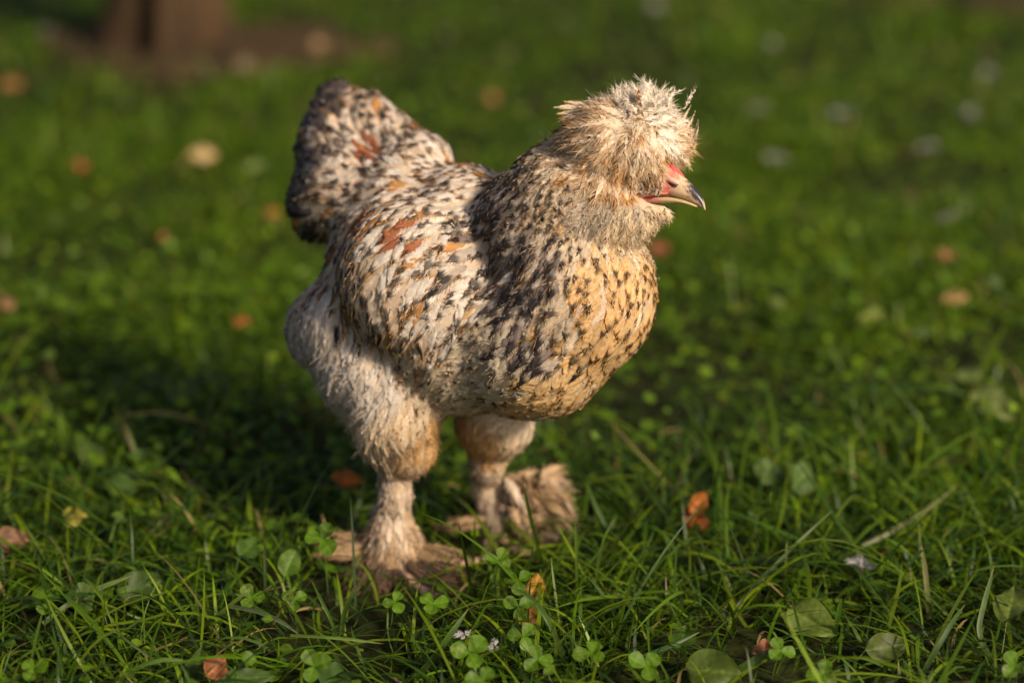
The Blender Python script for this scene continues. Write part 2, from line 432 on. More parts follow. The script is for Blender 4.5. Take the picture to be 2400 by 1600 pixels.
# ------------------------------------------------------------------ the hen's body: one continuous surface
def body_surface():
    # px, py, axis depth, rx px, ry px, depth radius m, roll deg
    E = [
     (1100, 700, 2.095, 330, 225, .095, -6), (1340, 690, 2.035, 198, 205, .082, 0), (1250, 795, 2.050, 195, 188, .080, 0), (1090, 800, 2.090, 190, 172, .085, 0),
     (960, 640, 2.120, 200, 215, .088, 0), (1000, 660, 2.045, 215, 190, .052, -28), (1085, 470, 2.100, 112, 84, .060, 6),                                             # rump, wing bulge
     (1262, 545, 2.035, 150, 165, .068, 0), (1330, 480, 2.010, 140, 130, .056, 0), (1300, 440, 2.015, 96, 108, .048, 0),       # neck
     (1405, 425, 1.990, 100, 95, .036, 0), (1420, 500, 1.993, 108, 84, .038, 0), (1500, 432, 1.985, 58, 36, .010, 22), (1490, 508, 1.985, 48, 46, .022, 0), (1535, 494, 1.980, 36, 16, .011, 8),   # head, muff, face
     (1440, 335, 1.985, 100, 84, .040, -12), (1490, 345, 1.978, 66, 80, .032, 0), (1572, 340, 2.008, 26, 58, .022, 0), (1490, 306, 1.990, 78, 58, .035, 0), (1388, 330, 1.990, 64, 58, .034, 25),   # crest cushions
     (795, 264, 2.200, 66, 78, .032, 12), (804, 360, 2.190, 110, 122, .050, 0), (830, 450, 2.170, 136, 120, .065, 0), (950, 470, 2.140, 120, 125, .070, 25), (756, 475, 2.175, 80, 96, .05, 0), (862, 292, 2.190, 64, 78, .045, -20), (915, 342, 2.180, 76, 80, .05, -25), (990, 385, 2.160, 80, 74, .055, -25),   # tail
     (800, 765, 2.130, 108, 120, .075, 0), (870, 860, 2.120, 130, 130, .075, 0), (750, 770, 2.140, 80, 94, .052, 0),             # fluff under the tail
     (930, 950, 2.095, 108, 130, .052, 0), (955, 1040, 2.108, 68, 72, .034, 0),                                                  # near thigh
     (1160, 985, 2.150, 92, 88, .045, 0), (1143, 1060, 2.170, 44, 70, .022, 0),                                                  # far thigh
     (925, 1150, 2.125, 36, 75, .016, 0), (918, 1230, 2.135, 42, 66, .019, 0), (922, 1285, 2.142, 68, 64, .032, 0),             # near shank and foot
     (1140, 1130, 2.190, 32, 70, .015, 6), (1160, 1205, 2.200, 36, 60, .016, 0), (1165, 1270, 2.205, 40, 34, .020, 0),
     (1240, 1190, 2.205, 56, 66, .022, 20),
    ]
    V, F, off = [], [], 0
    nu, nv = 24, 14
    th = np.linspace(0, 2 * np.pi, nu, endpoint=False); ph = np.linspace(0.05, np.pi - 0.05, nv)
    for px, py, d, rx, ry, rz, roll in E:
        c = P(px, py, d); mm = K * d; a = math.radians(roll)
        ex = math.cos(a) * RIGHT + math.sin(a) * UP; ey = -math.sin(a) * RIGHT + math.cos(a) * UP
        pts = (c + rx * mm * (np.sin(ph)[:, None, None] * np.cos(th)[None, :, None]) * ex + ry * mm * (np.cos(ph)[:, None, None] * np.ones(nu)[None, :, None]) * ey
               + rz * (np.sin(ph)[:, None, None] * np.sin(th)[None, :, None]) * FWD).reshape(-1, 3)
        V.append(pts); f = []
        for i in range(nv - 1):
            for j in range(nu):
                f.append([i * nu + j, i * nu + (j + 1) % nu, (i + 1) * nu + (j + 1) % nu, (i + 1) * nu + j])
        f = np.array(f) + off
        F += f.tolist()
        F.append(list(range(off, off + nu))); F.append(list(range(off + (nv - 1) * nu, off + nv * nu))[::-1])
        off += len(pts)
    me = bpy.data.meshes.new("body")
    me.from_pydata(np.concatenate(V).tolist(), [], F); me.update()
    o = bpy.data.objects.new("body", me); COL.objects.link(o)
    rm = o.modifiers.new("r", 'REMESH'); rm.mode = 'VOXEL'; rm.voxel_size = 0.0042
    sm = o.modifiers.new("s", 'SMOOTH'); sm.factor = 0.5; sm.iterations = 7
    dg = bpy.context.evaluated_depsgraph_get()
    ev = bpy.data.meshes.new_from_object(o.evaluated_get(dg))
    bpy.data.objects.remove(o); bpy.data.meshes.remove(me)
    ev.name = "body"
    n = len(ev.vertices); co = np.zeros(n * 3, np.float32); ev.vertices.foreach_get("co", co); co = co.reshape(-1, 3).astype(float)
    ed = np.zeros(len(ev.edges) * 2, np.int32); ev.edges.foreach_get("vertices", ed); ed = ed.reshape(-1, 2)
    rel = co - CAMP; dd = rel @ FWD; px = 1200 + rel @ RIGHT / dd / K; py = 800 - rel @ UP / dd / K
    wgt = smooth(1440, 1330, px + .35 * (450 - py).clip(0, 400)) * smooth(1000, 900, py)
    wgt = np.maximum(wgt, smooth(470, 540, py) * smooth(1000, 900, py) * smooth(1560, 1450, px))
    deg = np.bincount(ed.ravel(), minlength=n)[:, None].clip(1)
    for _ in range(22):
        acc = np.zeros_like(co)
        np.add.at(acc, ed[:, 0], co[ed[:, 1]]); np.add.at(acc, ed[:, 1], co[ed[:, 0]])
        co += (acc / deg - co) * (.6 * wgt)[:, None]
    ev.vertices.foreach_set("co", co.astype(np.float32).ravel()); ev.update()
    ev.polygons.foreach_set("use_smooth", np.ones(len(ev.polygons), bool))
    return ev

HEN_AT = G(1030, 1320)
hen = bpy.data.objects.new("hen", None)
hen.empty_display_size = 0.1
COL.objects.link(hen)
hen['label'] = "crested hen with speckled cream, black and gold plumage and feathered feet standing on the grass"
hen['category'] = "hen"
body_me = body_surface()
body = add_obj("body", body_me, M_SKIN, hen)

n_v = len(body_me.vertices)
BV = np.zeros(n_v * 3, np.float32); body_me.vertices.foreach_get("co", BV); BV = BV.reshape(-1, 3).astype(float)
BF = [tuple(p.vertices) for p in body_me.polygons]
BT = np.array([t for f in BF for t in ([(f[0], f[1], f[2]), (f[0], f[2], f[3])] if len(f) == 4 else [f])])
bvh = BVHTree.FromPolygons(BV.tolist(), BF)
VN = np.zeros(n_v * 3, np.float32); body_me.vertices.foreach_get("normal", VN); VN = VN.reshape(-1, 3).astype(float)

# ------------------------------------------------------------------ plumage guides, read off the bird
# px, py, flow x, flow y, length mm, half width mm, spacing mm, lift, conform, fluff, style, region
GUIDES = [
 # crest
 (1470, 245, -.1, -1, 23, 4.6, 3.8, .66, .2, .95, 'crest_w', 'crest'), (1520, 262, .4, -.9, 23, 4.6, 3.8, .64, .2, .95, 'crest_w', 'crest'), (1420, 275, -.9, -.25, 24, 4.6, 4.0, .30, .35, .8, 'crest_b', 'crest'),
 (1375, 295, -1, .15, 26, 4.6, 3.9, .32, .35, .82, 'crest_g', 'crest'), (1355, 335, -1, .35, 24, 4.8, 4.0, .28, .45, .82, 'crest_g', 'crest'), (1385, 385, -.7, .7, 22, 4.8, 4.0, .26, .5, .82, 'crest_g', 'crest'),
 (1430, 300, -.8, .1, 24, 4.8, 4.0, .40, .35, .8, 'crest_b', 'crest'), (1440, 350, -.5, .7, 22, 5.0, 3.9, .36, .45, .75, 'crest_g', 'crest'), (1450, 400, -.1, 1, 21, 4.8, 3.9, .30, .5, .82, 'crest_g', 'crest'),
 (1490, 310, -.1, .9, 22, 4.8, 4.0, .36, .4, .88, 'crest_b', 'crest'), (1515, 350, .15, 1, 22, 4.8, 3.9, .34, .45, .82, 'crest_g', 'crest'), (1515, 400, .2, 1, 17, 4.2, 4.2, .26, .55, .6, 'crest_g', 'crest'),
 (1550, 285, .55, -.7, 23, 4.4, 4.0, .50, .25, .8, 'crest_w', 'crest'), (1582, 315, .8, -.4, 18, 4.0, 4.2, .42, .3, .88, 'crest_b', 'crest'), (1588, 355, .7, .4, 15, 4.0, 4.0, .30, .35, .85, 'crest_b', 'crest'), (1570, 390, .4, .9, 12, 3.6, 4.0, .2, .5, .6, 'crest_b', 'crest'),
 # cheek and beard
 (1400, 450, -.75, .6, 12, 3.0, 3.4, .14, .8, .8, 'cheek', 'muff'), (1375, 500, -.6, .8, 13, 3.2, 3.6, .14, .8, .8, 'cheek', 'muff'), (1440, 470, -.5, .8, 12, 3.0, 3.4, .16, .8, .85, 'cheek', 'muff'),
 (1460, 510, -.25, 1, 15, 3.4, 3.6, .24, .6, .9, 'beard', 'muff'), (1500, 510, .05, 1, 14, 3.4, 3.6, .28, .4, .9, 'beard', 'muff'), (1530, 495, .3, 1, 12, 3.0, 3.4, .32, .4, .9, 'beard', 'muff'), (1562, 497, .35, .9, 10, 2.4, 3.0, .3, .4, .9, 'beard', 'muff'), (1470, 560, -.2, 1, 15, 3.6, 3.8, .22, .6, .85, 'beard', 'muff'),
 # neck
 (1300, 330, -.85, .6, 18, 4.0, 4.6, .14, .8, .5, 'hackle', 'neck_hackle'), (1260, 400, -.8, .7, 22, 4.6, 5.2, .16, .8, .6, 'hackle', 'neck_hackle'), (1330, 430, -.7, .8, 18, 4.2, 4.8, .15, .85, .6, 'hackle', 'neck_hackle'),
 (1190, 385, -.95, .3, 24, 5.2, 5.8, .24, .6, .6, 'hackle', 'neck_hackle'), (1200, 470, -.8, .65, 26, 5.4, 6.2, .15, .8, .6, 'hack_d', 'neck_hackle'), (1290, 500, -.6, .9, 22, 5.0, 5.8, .15, .85, .65, 'hackle', 'neck_hackle'),
 (1230, 570, -.6, .85, 26, 5.8, 6.6, .15, .85, .6, 'hack_d', 'neck_hackle'), (1360, 560, -.35, 1, 18, 4.6, 5.4, .14, .85, .6, 'hackle', 'neck_hackle'), (1290, 600, -.5, 1, 24, 5.4, 6.2, .14, .85, .6, 'hack_d', 'neck_hackle'),
 (1130, 540, -.8, .6, 24, 5.6, 6.6, .13, .9, .4, 'hack_d', 'neck_hackle'), (1150, 640, -.7, .75, 27, 6.2, 7.0, .14, .9, .5, 'hack_d', 'neck_hackle'), (1225, 700, -.6, .8, 27, 6.4, 7.2, .15, .9, .55, 'hack_d', 'neck_hackle'),
 # breast
 (1440, 590, -.1, 1, 18, 5.0, 5.8, .10, .92, .4, 'breast', 'breast'), (1510, 620, .05, 1, 17, 5.0, 5.8, .08, .92, .35, 'breast', 'breast'), (1380, 650, -.3, 1, 21, 5.8, 6.6, .11, .92, .45, 'breast', 'breast'),
 (1470, 700, -.15, 1, 20, 5.8, 6.6, .09, .94, .35, 'breast', 'breast'), (1530, 710, 0, 1, 20, 5.6, 6.6, .06, .95, .3, 'breast', 'breast'), (1330, 720, -.45, .9, 24, 6.4, 7.2, .12, .92, .5, 'hackle', 'breast'), (1380, 770, -.45, .9, 22, 6.4, 7.2, .09, .94, .4, 'breast', 'breast'),
 (1450, 800, -.4, .9, 22, 6.4, 7.0, .07, .95, .3, 'breast2', 'breast'), (1270, 810, -.65, .75, 24, 6.8, 7.4, .10, .93, .45, 'hack_d', 'breast'), (1360, 870, -.75, .65, 23, 6.6, 7.0, .06, .96, .3, 'breast2', 'breast'), (1290, 930, -.9, .35, 22, 6.6, 7.2, .05, .96, .3, 'breast2', 'breast'),
 (1200, 900, -.85, .5, 22, 6.4, 7.2, .07, .95, .4, 'belly', 'breast'), (1200, 975, -1, .15, 20, 6, 7.2, .05, .96, .3, 'belly', 'breast'),
 # belly side
 (1100, 870, -.85, .45, 24, 6.4, 7.4, .09, .92, .6, 'belly', 'belly'), (1020, 880, -.8, .55, 26, 6.4, 7.6, .10, .9, .7, 'belly', 'belly'), (1100, 950, -.9, .3, 22, 6.4, 7.6, .07, .94, .5, 'belly', 'belly'), (1150, 800, -.75, .6, 26, 6.8, 7.6, .11, .9, .6, 'belly', 'belly'),
 # back and saddle
 (1110, 430, -.95, .2, 24, 5.4, 6.2, .09, .92, .2, 'back', 'back'), (1040, 440, -.95, .35, 25, 5.6, 6.4, .09, .92, .2, 'back', 'back'), (1010, 390, -.9, -.1, 24, 5.6, 6.4, .09, .9, .2, 'back', 'back'), (1000, 490, -.9, .5, 27, 6.0, 6.8, .09, .92, .2, 'back', 'back'),
 (930, 455, -.9, .45, 26, 5.6, 6.4, .09, .9, .2, 'back', 'back'), (1080, 500, -.85, .5, 25, 5.8, 6.6, .10, .92, .3, 'back', 'back'),
 # wing
 (1050, 570, -.75, .65, 30, 6.8, 7.6, .10, .92, .25, 'wing_w', 'wing'), (955, 540, -.8, .6, 26, 5.4, 7.4, .12, .92, .2, 'rust', 'wing'), (900, 565, -.7, .75, 30, 6.2, 7.4, .10, .92, .2, 'wing_w', 'wing'), (865, 500, -.65, .75, 26, 5.4, 6.8, .10, .92, .2, 'rust', 'wing'), (830, 560, -.5, .9, 30, 5.2, 6.4, .10, .92, .2, 'wing_g', 'wing'),
 (980, 640, -.6, .8, 32, 7.4, 8.2, .09, .92, .35, 'wing_w', 'wing'), (1070, 690, -.6, .8, 30, 7.2, 8.0, .10, .92, .5, 'wing_w', 'wing'), (880, 650, -.35, 1, 33, 6.2, 7.2, .09, .92, .2, 'wing_g', 'wing'), (815, 640, -.15, 1, 33, 5.0, 6.2, .09, .9, .2, 'wing_g', 'wing'),
 (930, 730, -.25, 1, 33, 6.4, 7.2, .09, .9, .25, 'wing_g', 'wing'), (850, 720, .05, 1, 32, 5.0, 6.2, .09, .85, .2, 'wing_g', 'wing'), (1010, 770, -.45, .9, 30, 6.8, 7.6, .11, .9, .55, 'wing_w', 'wing'), (940, 800, 0, 1, 26, 5.8, 7.0, .10, .85, .4, 'wing_g', 'wing'),
 # fluff, thighs
 (745, 620, -.2, 1, 26, 6.4, 7.0, .075, .92, .80, 'fluff', 'abdomen_fluff'), (740, 740, -.3, 1, 28, 7.4, 7.2, .075, .92, .80, 'fluff', 'abdomen_fluff'), (780, 830, -.1, 1, 28, 7.4, 7.2, .075, .92, .80, 'fluff', 'abdomen_fluff'), (820, 900, -.1, 1, 28, 7.4, 7.2, .075, .92, .80, 'fluff', 'abdomen_fluff'), (860, 820, -.2, 1, 27, 7.4, 7.4, .075, .92, .80, 'fluff', 'abdomen_fluff'), (900, 880, -.2, 1, 27, 7.4, 7.4, .075, .92, .80, 'fluff', 'abdomen_fluff'),
 (870, 960, -.25, 1, 30, 6.6, 6.8, .18, .75, .75, 'thigh', 'thigh'), (850, 1030, -.15, 1, 30, 6.2, 6.6, .22, .6, .75, 'thigh', 'thigh'), (950, 940, -.2, 1, 26, 6.8, 6.8, .075, .92, .80, 'thigh', 'thigh'), (980, 1030, -.1, 1, 22, 6.2, 6.4, .075, .92, .80, 'thigh2', 'thigh'), (920, 1070, 0, 1, 19, 5.4, 5.8, .075, .92, .80, 'thigh', 'thigh'), (1020, 1000, .05, 1, 22, 6.2, 6.4, .075, .92, .80, 'thigh2', 'thigh'),
 (1130, 1010, -.1, 1, 22, 6.2, 6.6, .075, .92, .80, 'thigh2', 'thigh'), (1190, 1005, .2, 1, 20, 5.8, 6.4, .075, .92, .80, 'thigh', 'thigh'), (1130, 1060, -.05, 1, 17, 5.0, 5.8, .075, .92, .80, 'thigh2', 'thigh'),
 # shanks and feet
 (925, 1150, 0, 1, 13, 3.8, 4.6, .16, .8, .9, 'shank', 'shank'), (885, 1210, -.5, 1, 14, 4.2, 4.6, .35, .4, .9, 'shank', 'shank'), (930, 1230, .05, 1, 14, 4.2, 4.6, .18, .8, .9, 'shank', 'shank'), (880, 1290, -.4, 1, 16, 4.6, 5.0, .3, .5, .9, 'foot', 'shank'), (930, 1300, 0, 1, 16, 4.8, 5.0, .2, .8, .9, 'foot', 'shank'), (970, 1300, .2, 1, 15, 4.6, 5.0, .2, .7, .9, 'foot', 'shank'),
 (1130, 1110, 0, 1, 13, 3.8, 4.6, .14, .85, .9, 'shank', 'shank'), (1150, 1190, .1, 1, 14, 4.2, 4.8, .16, .8, .9, 'shank', 'shank'), (1240, 1170, .8, .1, 22, 5.4, 5.6, .35, .4, .9, 'foot', 'shank'), (1250, 1220, .7, .7, 20, 5.2, 5.6, .25, .6, .9, 'foot', 'shank'), (1165, 1260, .1, 1, 14, 4.2, 4.8, .16, .8, .8, 'foot', 'shank'),
 # tail
 (800, 215, -.1, -1, 26, 6.2, 6.6, .10, .5, .15, 'tail_d', 'tail'), (850, 235, .2, -1, 24, 5.8, 6.4, .10, .6, .2, 'tail', 'tail'), (760, 270, -.6, -.8, 28, 6.6, 6.8, .10, .55, .15, 'tail_d', 'tail'), (850, 300, -.3, -.95, 27, 6.2, 6.8, .10, .8, .2, 'tail', 'tail'),
 (920, 300, -.2, -1, 24, 5.6, 6.4, .10, .8, .2, 'tail', 'tail'), (720, 350, -.95, -.3, 28, 6.6, 6.8, .10, .55, .15, 'tail_d', 'tail'), (800, 360, -.8, -.6, 28, 6.2, 6.6, .10, .85, .2, 'tail', 'tail'), (880, 370, -.8, -.6, 26, 6.0, 6.8, .10, .88, .25, 'rust', 'tail'),
 (940, 350, -.7, -.7, 24, 5.4, 6.2, .10, .88, .2, 'tail', 'tail'), (705, 430, -1, .1, 28, 6.4, 6.6, .10, .55, .15, 'tail_d', 'tail'), (770, 440, -.95, .25, 28, 6.0, 6.4, .10, .85, .2, 'tail', 'tail'), (850, 440, -.9, .2, 26, 5.6, 6.4, .10, .88, .2, 'tail', 'tail'),
 (745, 235, -.5, -.85, 27, 6.4, 6.6, .10, .55, .15, 'tail_d', 'tail'), (697, 310, -.9, -.5, 28, 6.4, 6.6, .10, .55, .15, 'tail_d', 'tail'), (690, 470, -.9, .4, 28, 6.2, 6.6, .10, .55, .15, 'tail_d', 'tail'), (740, 390, -.95, 0, 28, 6.2, 6.6, .10, .7, .15, 'tail_d', 'tail'), (720, 510, -.7, .7, 28, 6.0, 6.4, .12, .6, .15, 'tail_d', 'tail'), (780, 510, -.6, .8, 26, 5.4, 6.2, .10, .8, .2, 'wing_g', 'tail'), (1000, 400, -.8, -.5, 24, 5.4, 6.4, .09, .9, .2, 'back', 'back'),
]
BIG = {'crest': (1.05, 1.15, .86), 'muff': (1.0, 1.1, .88), 'shank': (1, 1.05, .88), 'thigh': (1.1, 1.2, 1.0), 'abdomen_fluff': (1.15, 1.2, 1.0),
       'neck_hackle': (1.0, .92, 1.10), 'wing': (1.05, .92, 1.14), 'breast': (1.28, 1.08, 1.38), 'back': (1.02, .98, 1.20), 'tail': (1.06, 1.02, 1.22), 'belly': (1.05, .98, 1.15)}
camv = Vector(CAMP)
gp, gflow, gnum, gsty, greg = [], [], [], [], []
for (px, py, fx, fy, Lm, Wm, sp, lift, con, flf, st, reg) in GUIDES:
    r0 = ray(px, py)
    hit, nn, _, _ = bvh.ray_cast(camv, Vector(r0))
    if hit is None:
        q = P(px, py, 2.05 if px > 1200 else 2.15)
        hit, nn, _, _ = bvh.find_nearest(Vector(q))
    bl_, bw_, bs_ = BIG.get(reg, (1.12, 1.45, 1.45)); Lm *= bl_; Wm *= bw_; sp *= bs_; flf *= .6 if reg == 'neck_hackle' else 1
    h = np.array(hit); nn = np.array(nn)
    v = h + (np.array([fx, 0, 0]) - fy * UP) * 0.01
    d = nrm(v - CAMP)
    den = d @ nn
    if abs(den) > 0.25:
        q = CAMP + d * (((h - CAMP) @ nn) / den)
        fl = q - h
    else:
        fl = np.array([fx, 0, 0]) - fy * UP
        fl = fl - nn * (fl @ nn)
    gp.append(h); gflow.append(nrm(fl)); gnum.append((Lm * 1e-3, Wm * 1e-3, sp * 1e-3, lift, con, flf)); gsty.append(st); greg.append(reg)
gp = np.array(gp); gflow = np.array(gflow); gnum = np.array(gnum); gsty = np.array(gsty); greg = np.array(greg)

def guide_weights(pts, power=2.2):
    # depth differences count less, so that the far flank is clothed like the near one
    D = pts[:, None] - gp[None]
    z = D @ FWD
    d2 = (D ** 2).sum(2) - 0.75 * z ** 2
    w = 1 / (d2 + 3e-5) ** power
    return w / w.sum(1, keepdims=True), d2

def scatter(scale=1.0, seed=5):
    r = np.random.default_rng(seed)
    tri = BV[BT]
    a = 0.5 * np.linalg.norm(np.cross(tri[:, 1] - tri[:, 0], tri[:, 2] - tri[:, 0]), axis=1)
    n = 60000
    ti = r.choice(len(BT), n, p=a / a.sum())
    s = np.sqrt(r.uniform(size=n)); t = r.uniform(size=n)
    w = np.stack([1 - s, s * (1 - t), s * t], 1)
    pts = (tri[ti] * w[:, :, None]).sum(1); nn = nrm((VN[BT][ti] * w[:, :, None]).sum(1))
    W, _ = guide_weights(pts, 1.6)
    sp = (W * gnum[None, :, 2]).sum(1) * scale
    grid = {}; keep = []
    c = 0.0145
    ci = np.floor(pts / c).astype(int)
    for i in range(n):
        rr = (sp[i] * 0.95) ** 2; k = tuple(ci[i]); p = pts[i]; ok = True
        for dx in (-1, 0, 1):
            for dy in (-1, 0, 1):
                for dz in (-1, 0, 1):
                    for j in grid.get((k[0] + dx, k[1] + dy, k[2] + dz), ()):
                        q = pts[j]
                        if (p[0] - q[0]) ** 2 + (p[1] - q[1]) ** 2 + (p[2] - q[2]) ** 2 < rr:
                            ok = False; break
                    if not ok: break
                if not ok: break
            if not ok: break
        if ok:
            keep.append(i); grid.setdefault(k, []).append(i)
    keep = np.array(keep)
    return pts[keep], nn[keep]

# bare face: where the skin round the beak and eye shows, no feathers grow
FACE_BARE = [(1548, 442, 38), (1503, 455, 27), (1570, 408, 30), (1540, 468, 22), (1470, 440, 16)]
def plumage():
    r = np.random.default_rng(11)
    pts, nn = scatter()
    near = nn @ FWD < 0.35
    rel = pts - CAMP; dd = rel @ FWD
    ppx = 1200 + (rel @ RIGHT) / dd / K; ppy = 800 - (rel @ UP) / dd / K
    ok = np.ones(len(pts), bool)
    for bx, by, br in FACE_BARE:
        ok &= ~(((ppx - bx) ** 2 + (ppy - by) ** 2 < br ** 2))
    pts, nn = pts[ok], nn[ok]
    Wt, d2 = guide_weights(pts)
    num = Wt @ gnum
    flow = nrm(Wt @ gflow)
    # one guide, drawn by weight, gives each feather its colouring
    Ws, _ = guide_weights(pts, 2.0)
    Ws = Ws * np.where(gsty == 'rust', .22, 1.0)[None]; Ws /= Ws.sum(1, keepdims=True)
    cum = Ws.cumsum(1)
    pick = (cum < r.uniform(size=(len(pts), 1))).sum(1).clip(0, len(gp) - 1)
    reg = greg[d2.argmin(1)]
    N = len(pts)
    rustf = np.isin(reg, ['tail', 'back', 'wing']) & (r.uniform(size=N) < .045)
    num[:, 0] *= np.clip(1 + .14 * r.normal(size=N), .6, 1.5); num[:, 1] *= np.clip(1 + .14 * r.normal(size=N), .6, 1.5)
    S = np.zeros((N, SPINE_K, 3)); Q = np.zeros((N, SPINE_K, 3))
    yaw = (0.12 + np.where(np.isin(reg, ['abdomen_fluff', 'thigh']), .10, .36) * num[:, 5]) * r.normal(size=N)
    for i in range(N):
        L, W, sp, lift, con, flf = num[i]
        n = nn[i]; t = flow[i] - n * (flow[i] @ n); t = t / max(np.linalg.norm(t), 1e-6)
        b = np.cross(n, t); t = t * math.cos(yaw[i]) + b * math.sin(yaw[i])
        lf = lift * (.72 + .28 * flf) * (1 + .22 * r.normal())
        q = pts[i].copy(); q0 = q.copy(); t0 = t.copy(); n0 = n.copy(); step = L / (SPINE_K - 1)
        for k in range(SPINE_K):
            v = k / (SPINE_K - 1)
            hgt = 0.0006 + L * (lf * v - 0.10 * lf * v * v)
            pc = q + n * hgt
            ps = q0 + t0 * L * v * math.sqrt(max(1 - min(lf, .9) ** 2, .1)) + n0 * hgt
            S[i, k] = pc * con + ps * (1 - con)
            Q[i, k] = n * con + n0 * (1 - con)
            if k < SPINE_K - 1:
                hit, hn, _, _ = bvh.find_nearest(Vector(q + t * step))
                q = np.array(hit); n2 = np.array(hn); n = n * .4 + n2 * .6; n = n / np.linalg.norm(n)
                t = t - n * (t @ n); t = t / max(np.linalg.norm(t), 1e-6)
    # loose feathers sag under their own weight
    sag = (num[:, 5] * (1 - num[:, 4]) * num[:, 0] * .25)[:, None] * (np.linspace(0, 1, SPINE_K) ** 2)[None]
    S[:, :, 2] -= sag
    return S, Q, num, np.where(rustf, 'rusty', np.where((gsty[pick] == 'hack_d') & (r.uniform(size=N) < .42), 'hack_k', np.where((gsty[pick] == 'tail_d') & (r.uniform(size=N) < .70), 'tail_k', gsty[pick]))), reg

S, Q, num, sty_names, reg = plumage()
print("feathers", len(S))

REGION_NAME = {'crest': 'crest', 'muff': 'beard', 'neck_hackle': 'neck_hackle', 'breast': 'breast_plumage', 'belly': 'belly_plumage', 'back': 'saddle_plumage', 'wing': 'wing',
               'abdomen_fluff': 'abdomen_fluff', 'thigh': 'thigh_plumage', 'shank': 'shank_plumage', 'tail': 'tail'}
# the single feathers of wing and tail that show largest become objects of their own
facing = -(Q[:, 2] @ FWD)
mid = S[:, 3]
vis = np.zeros(len(S), bool)
for i in np.where(np.isin(reg, ['wing', 'tail']) & (facing > .15))[0]:
    d = mid[i] - CAMP; L = np.linalg.norm(d)
    hit = bvh.ray_cast(camv, Vector(d / L), L - 0.004)
    vis[i] = hit[0] is None
score = num[:, 0] * num[:, 1] * facing * vis
order = np.argsort(-score)
single = np.zeros(len(S), bool)
single[order[:280]] = score[order[:280]] > 0

for rg, nm in REGION_NAME.items():
    sel = np.where((reg == rg) & ~single)[0]
    part = None
    if len(sel):
        nb = 24 if rg in ('crest', 'muff') else (12 if rg in ('neck_hackle', 'thigh') else 8)
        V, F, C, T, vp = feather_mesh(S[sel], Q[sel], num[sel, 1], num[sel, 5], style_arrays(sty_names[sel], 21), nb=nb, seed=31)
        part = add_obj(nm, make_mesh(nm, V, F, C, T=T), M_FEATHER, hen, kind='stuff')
    one = np.where((reg == rg) & single)[0]
    if len(one):
        V, F, C, T, vp = feather_mesh(S[one], Q[one], num[one, 1], num[one, 5], style_arrays(sty_names[one], 22), nb=9, seed=32)
        fp = len(F) // len(one)
        f0 = F[:fp]
        for i in range(len(one)):
            me = make_mesh("feather", V[i * vp:(i + 1) * vp], f0, C[i * vp:(i + 1) * vp], T=T[i * vp:(i + 1) * vp])
            add_obj("feather", me, M_FEATHER, part if part is not None else hen)

# ------------------------------------------------------------------ free feathers: foot fans and stray crest plumes
def free_feathers(rows, seed):
    """rows: root, tip direction, length, half width, bend, normal, fluff, style"""
    S, Qn, W, FL, ST = [], [], [], [], []
    v = np.linspace(0, 1, SPINE_K)[:, None]
    for (root, d, L, w, bend, n, fl, st) in rows:
        d = nrm(np.asarray(d, float)); n = np.asarray(n, float); n = nrm(n - d * (n @ d))
        S.append(np.asarray(root) + d * L * v + np.asarray(bend) * L * v * v)
        Qn.append(np.repeat(n[None], SPINE_K, 0)); W.append(w); FL.append(fl); ST.append(st)
    return feather_mesh(np.array(S), np.array(Qn), np.array(W), np.array(FL), style_arrays(ST, seed), nb=14, seed=seed)

STY['toe_f'] = ((.29, .19, .10), TAN, .4, .1, .35, .7, .3, .7, (.08, .055, .045), 0)
STY['toe_d'] = ((.125, .082, .048), TAN, .25, 0, .4, .7, .3, .7, (.06, .04, .035), 0)
rows = []
NF = P(918, 1318, 2.14); FFt = P(1165, 1268, 2.20)
r = np.random.default_rng(41)
def fan(root, a0, a1, n, L0, L1, z0, st, tilt=0.0):
    for k in range(n):
        a = math.radians(r.uniform(a0, a1)); L = r.uniform(L0, L1)
        d = np.array([math.cos(a), math.sin(a), tilt + r.normal() * .06])
        ro = root + np.array([math.cos(a) * .012, math.sin(a) * .012, z0 + r.normal() * .004])
        rows.append((ro, d, L, r.uniform(.0035, .0065), (0, 0, -r.uniform(.05, .22)), (r.normal() * .3, -.5 + r.normal() * .2, 1), .75, st))
# angles: 0 = picture right, 270 = towards the camera
fan(NF, 165, 205, 16, .035, .058, .012, 'toe_f', .20)
fan(NF, 200, 300, 34, .026, .050, .004, 'toe_d', .04)
fan(NF, 300, 350, 34, .045, .078, .005, 'toe_d', .05)
fan(NF, 330, 358, 9, .045, .070, .012, 'toe_f', .05)
fan(FFt, -42, 35, 50, .04, .072, .010, 'toe_d', .08)
fan(FFt, 165, 200, 6, .03, .045, .016, 'toe_f', .12)
def boot(root, e1, e2, n, zr, L0, L1, st, seed_shift):
    """drooping feathers that clothe the outer side of a feathered foot"""
    for k in range(n):
        a = r.uniform(-1.2, 1.2); z = r.uniform(*zr)
        d = np.array([math.cos(a) * .8 * e1 + .1, math.sin(a) * .8 + e2, r.uniform(-.25, .55)])
        st = 'foot' if r.uniform() < .45 else ('toe_f' if r.uniform() < .8 else 'shank')
        ro = root + np.array([r.uniform(-.014, .026) * e1, r.uniform(-.012, .012), z])
        rows.append((ro, d, r.uniform(L0 * .8, L1 * 1.15), r.uniform(.0055, .009), (0, 0, -r.uniform(.1, .8)), (d[0], d[1] - .6, .7), .7, st))
boot(FFt + np.array([.018, -.004, 0]), 1, -.2, 110, (.008, .066), .018, .034, 'foot', 0)
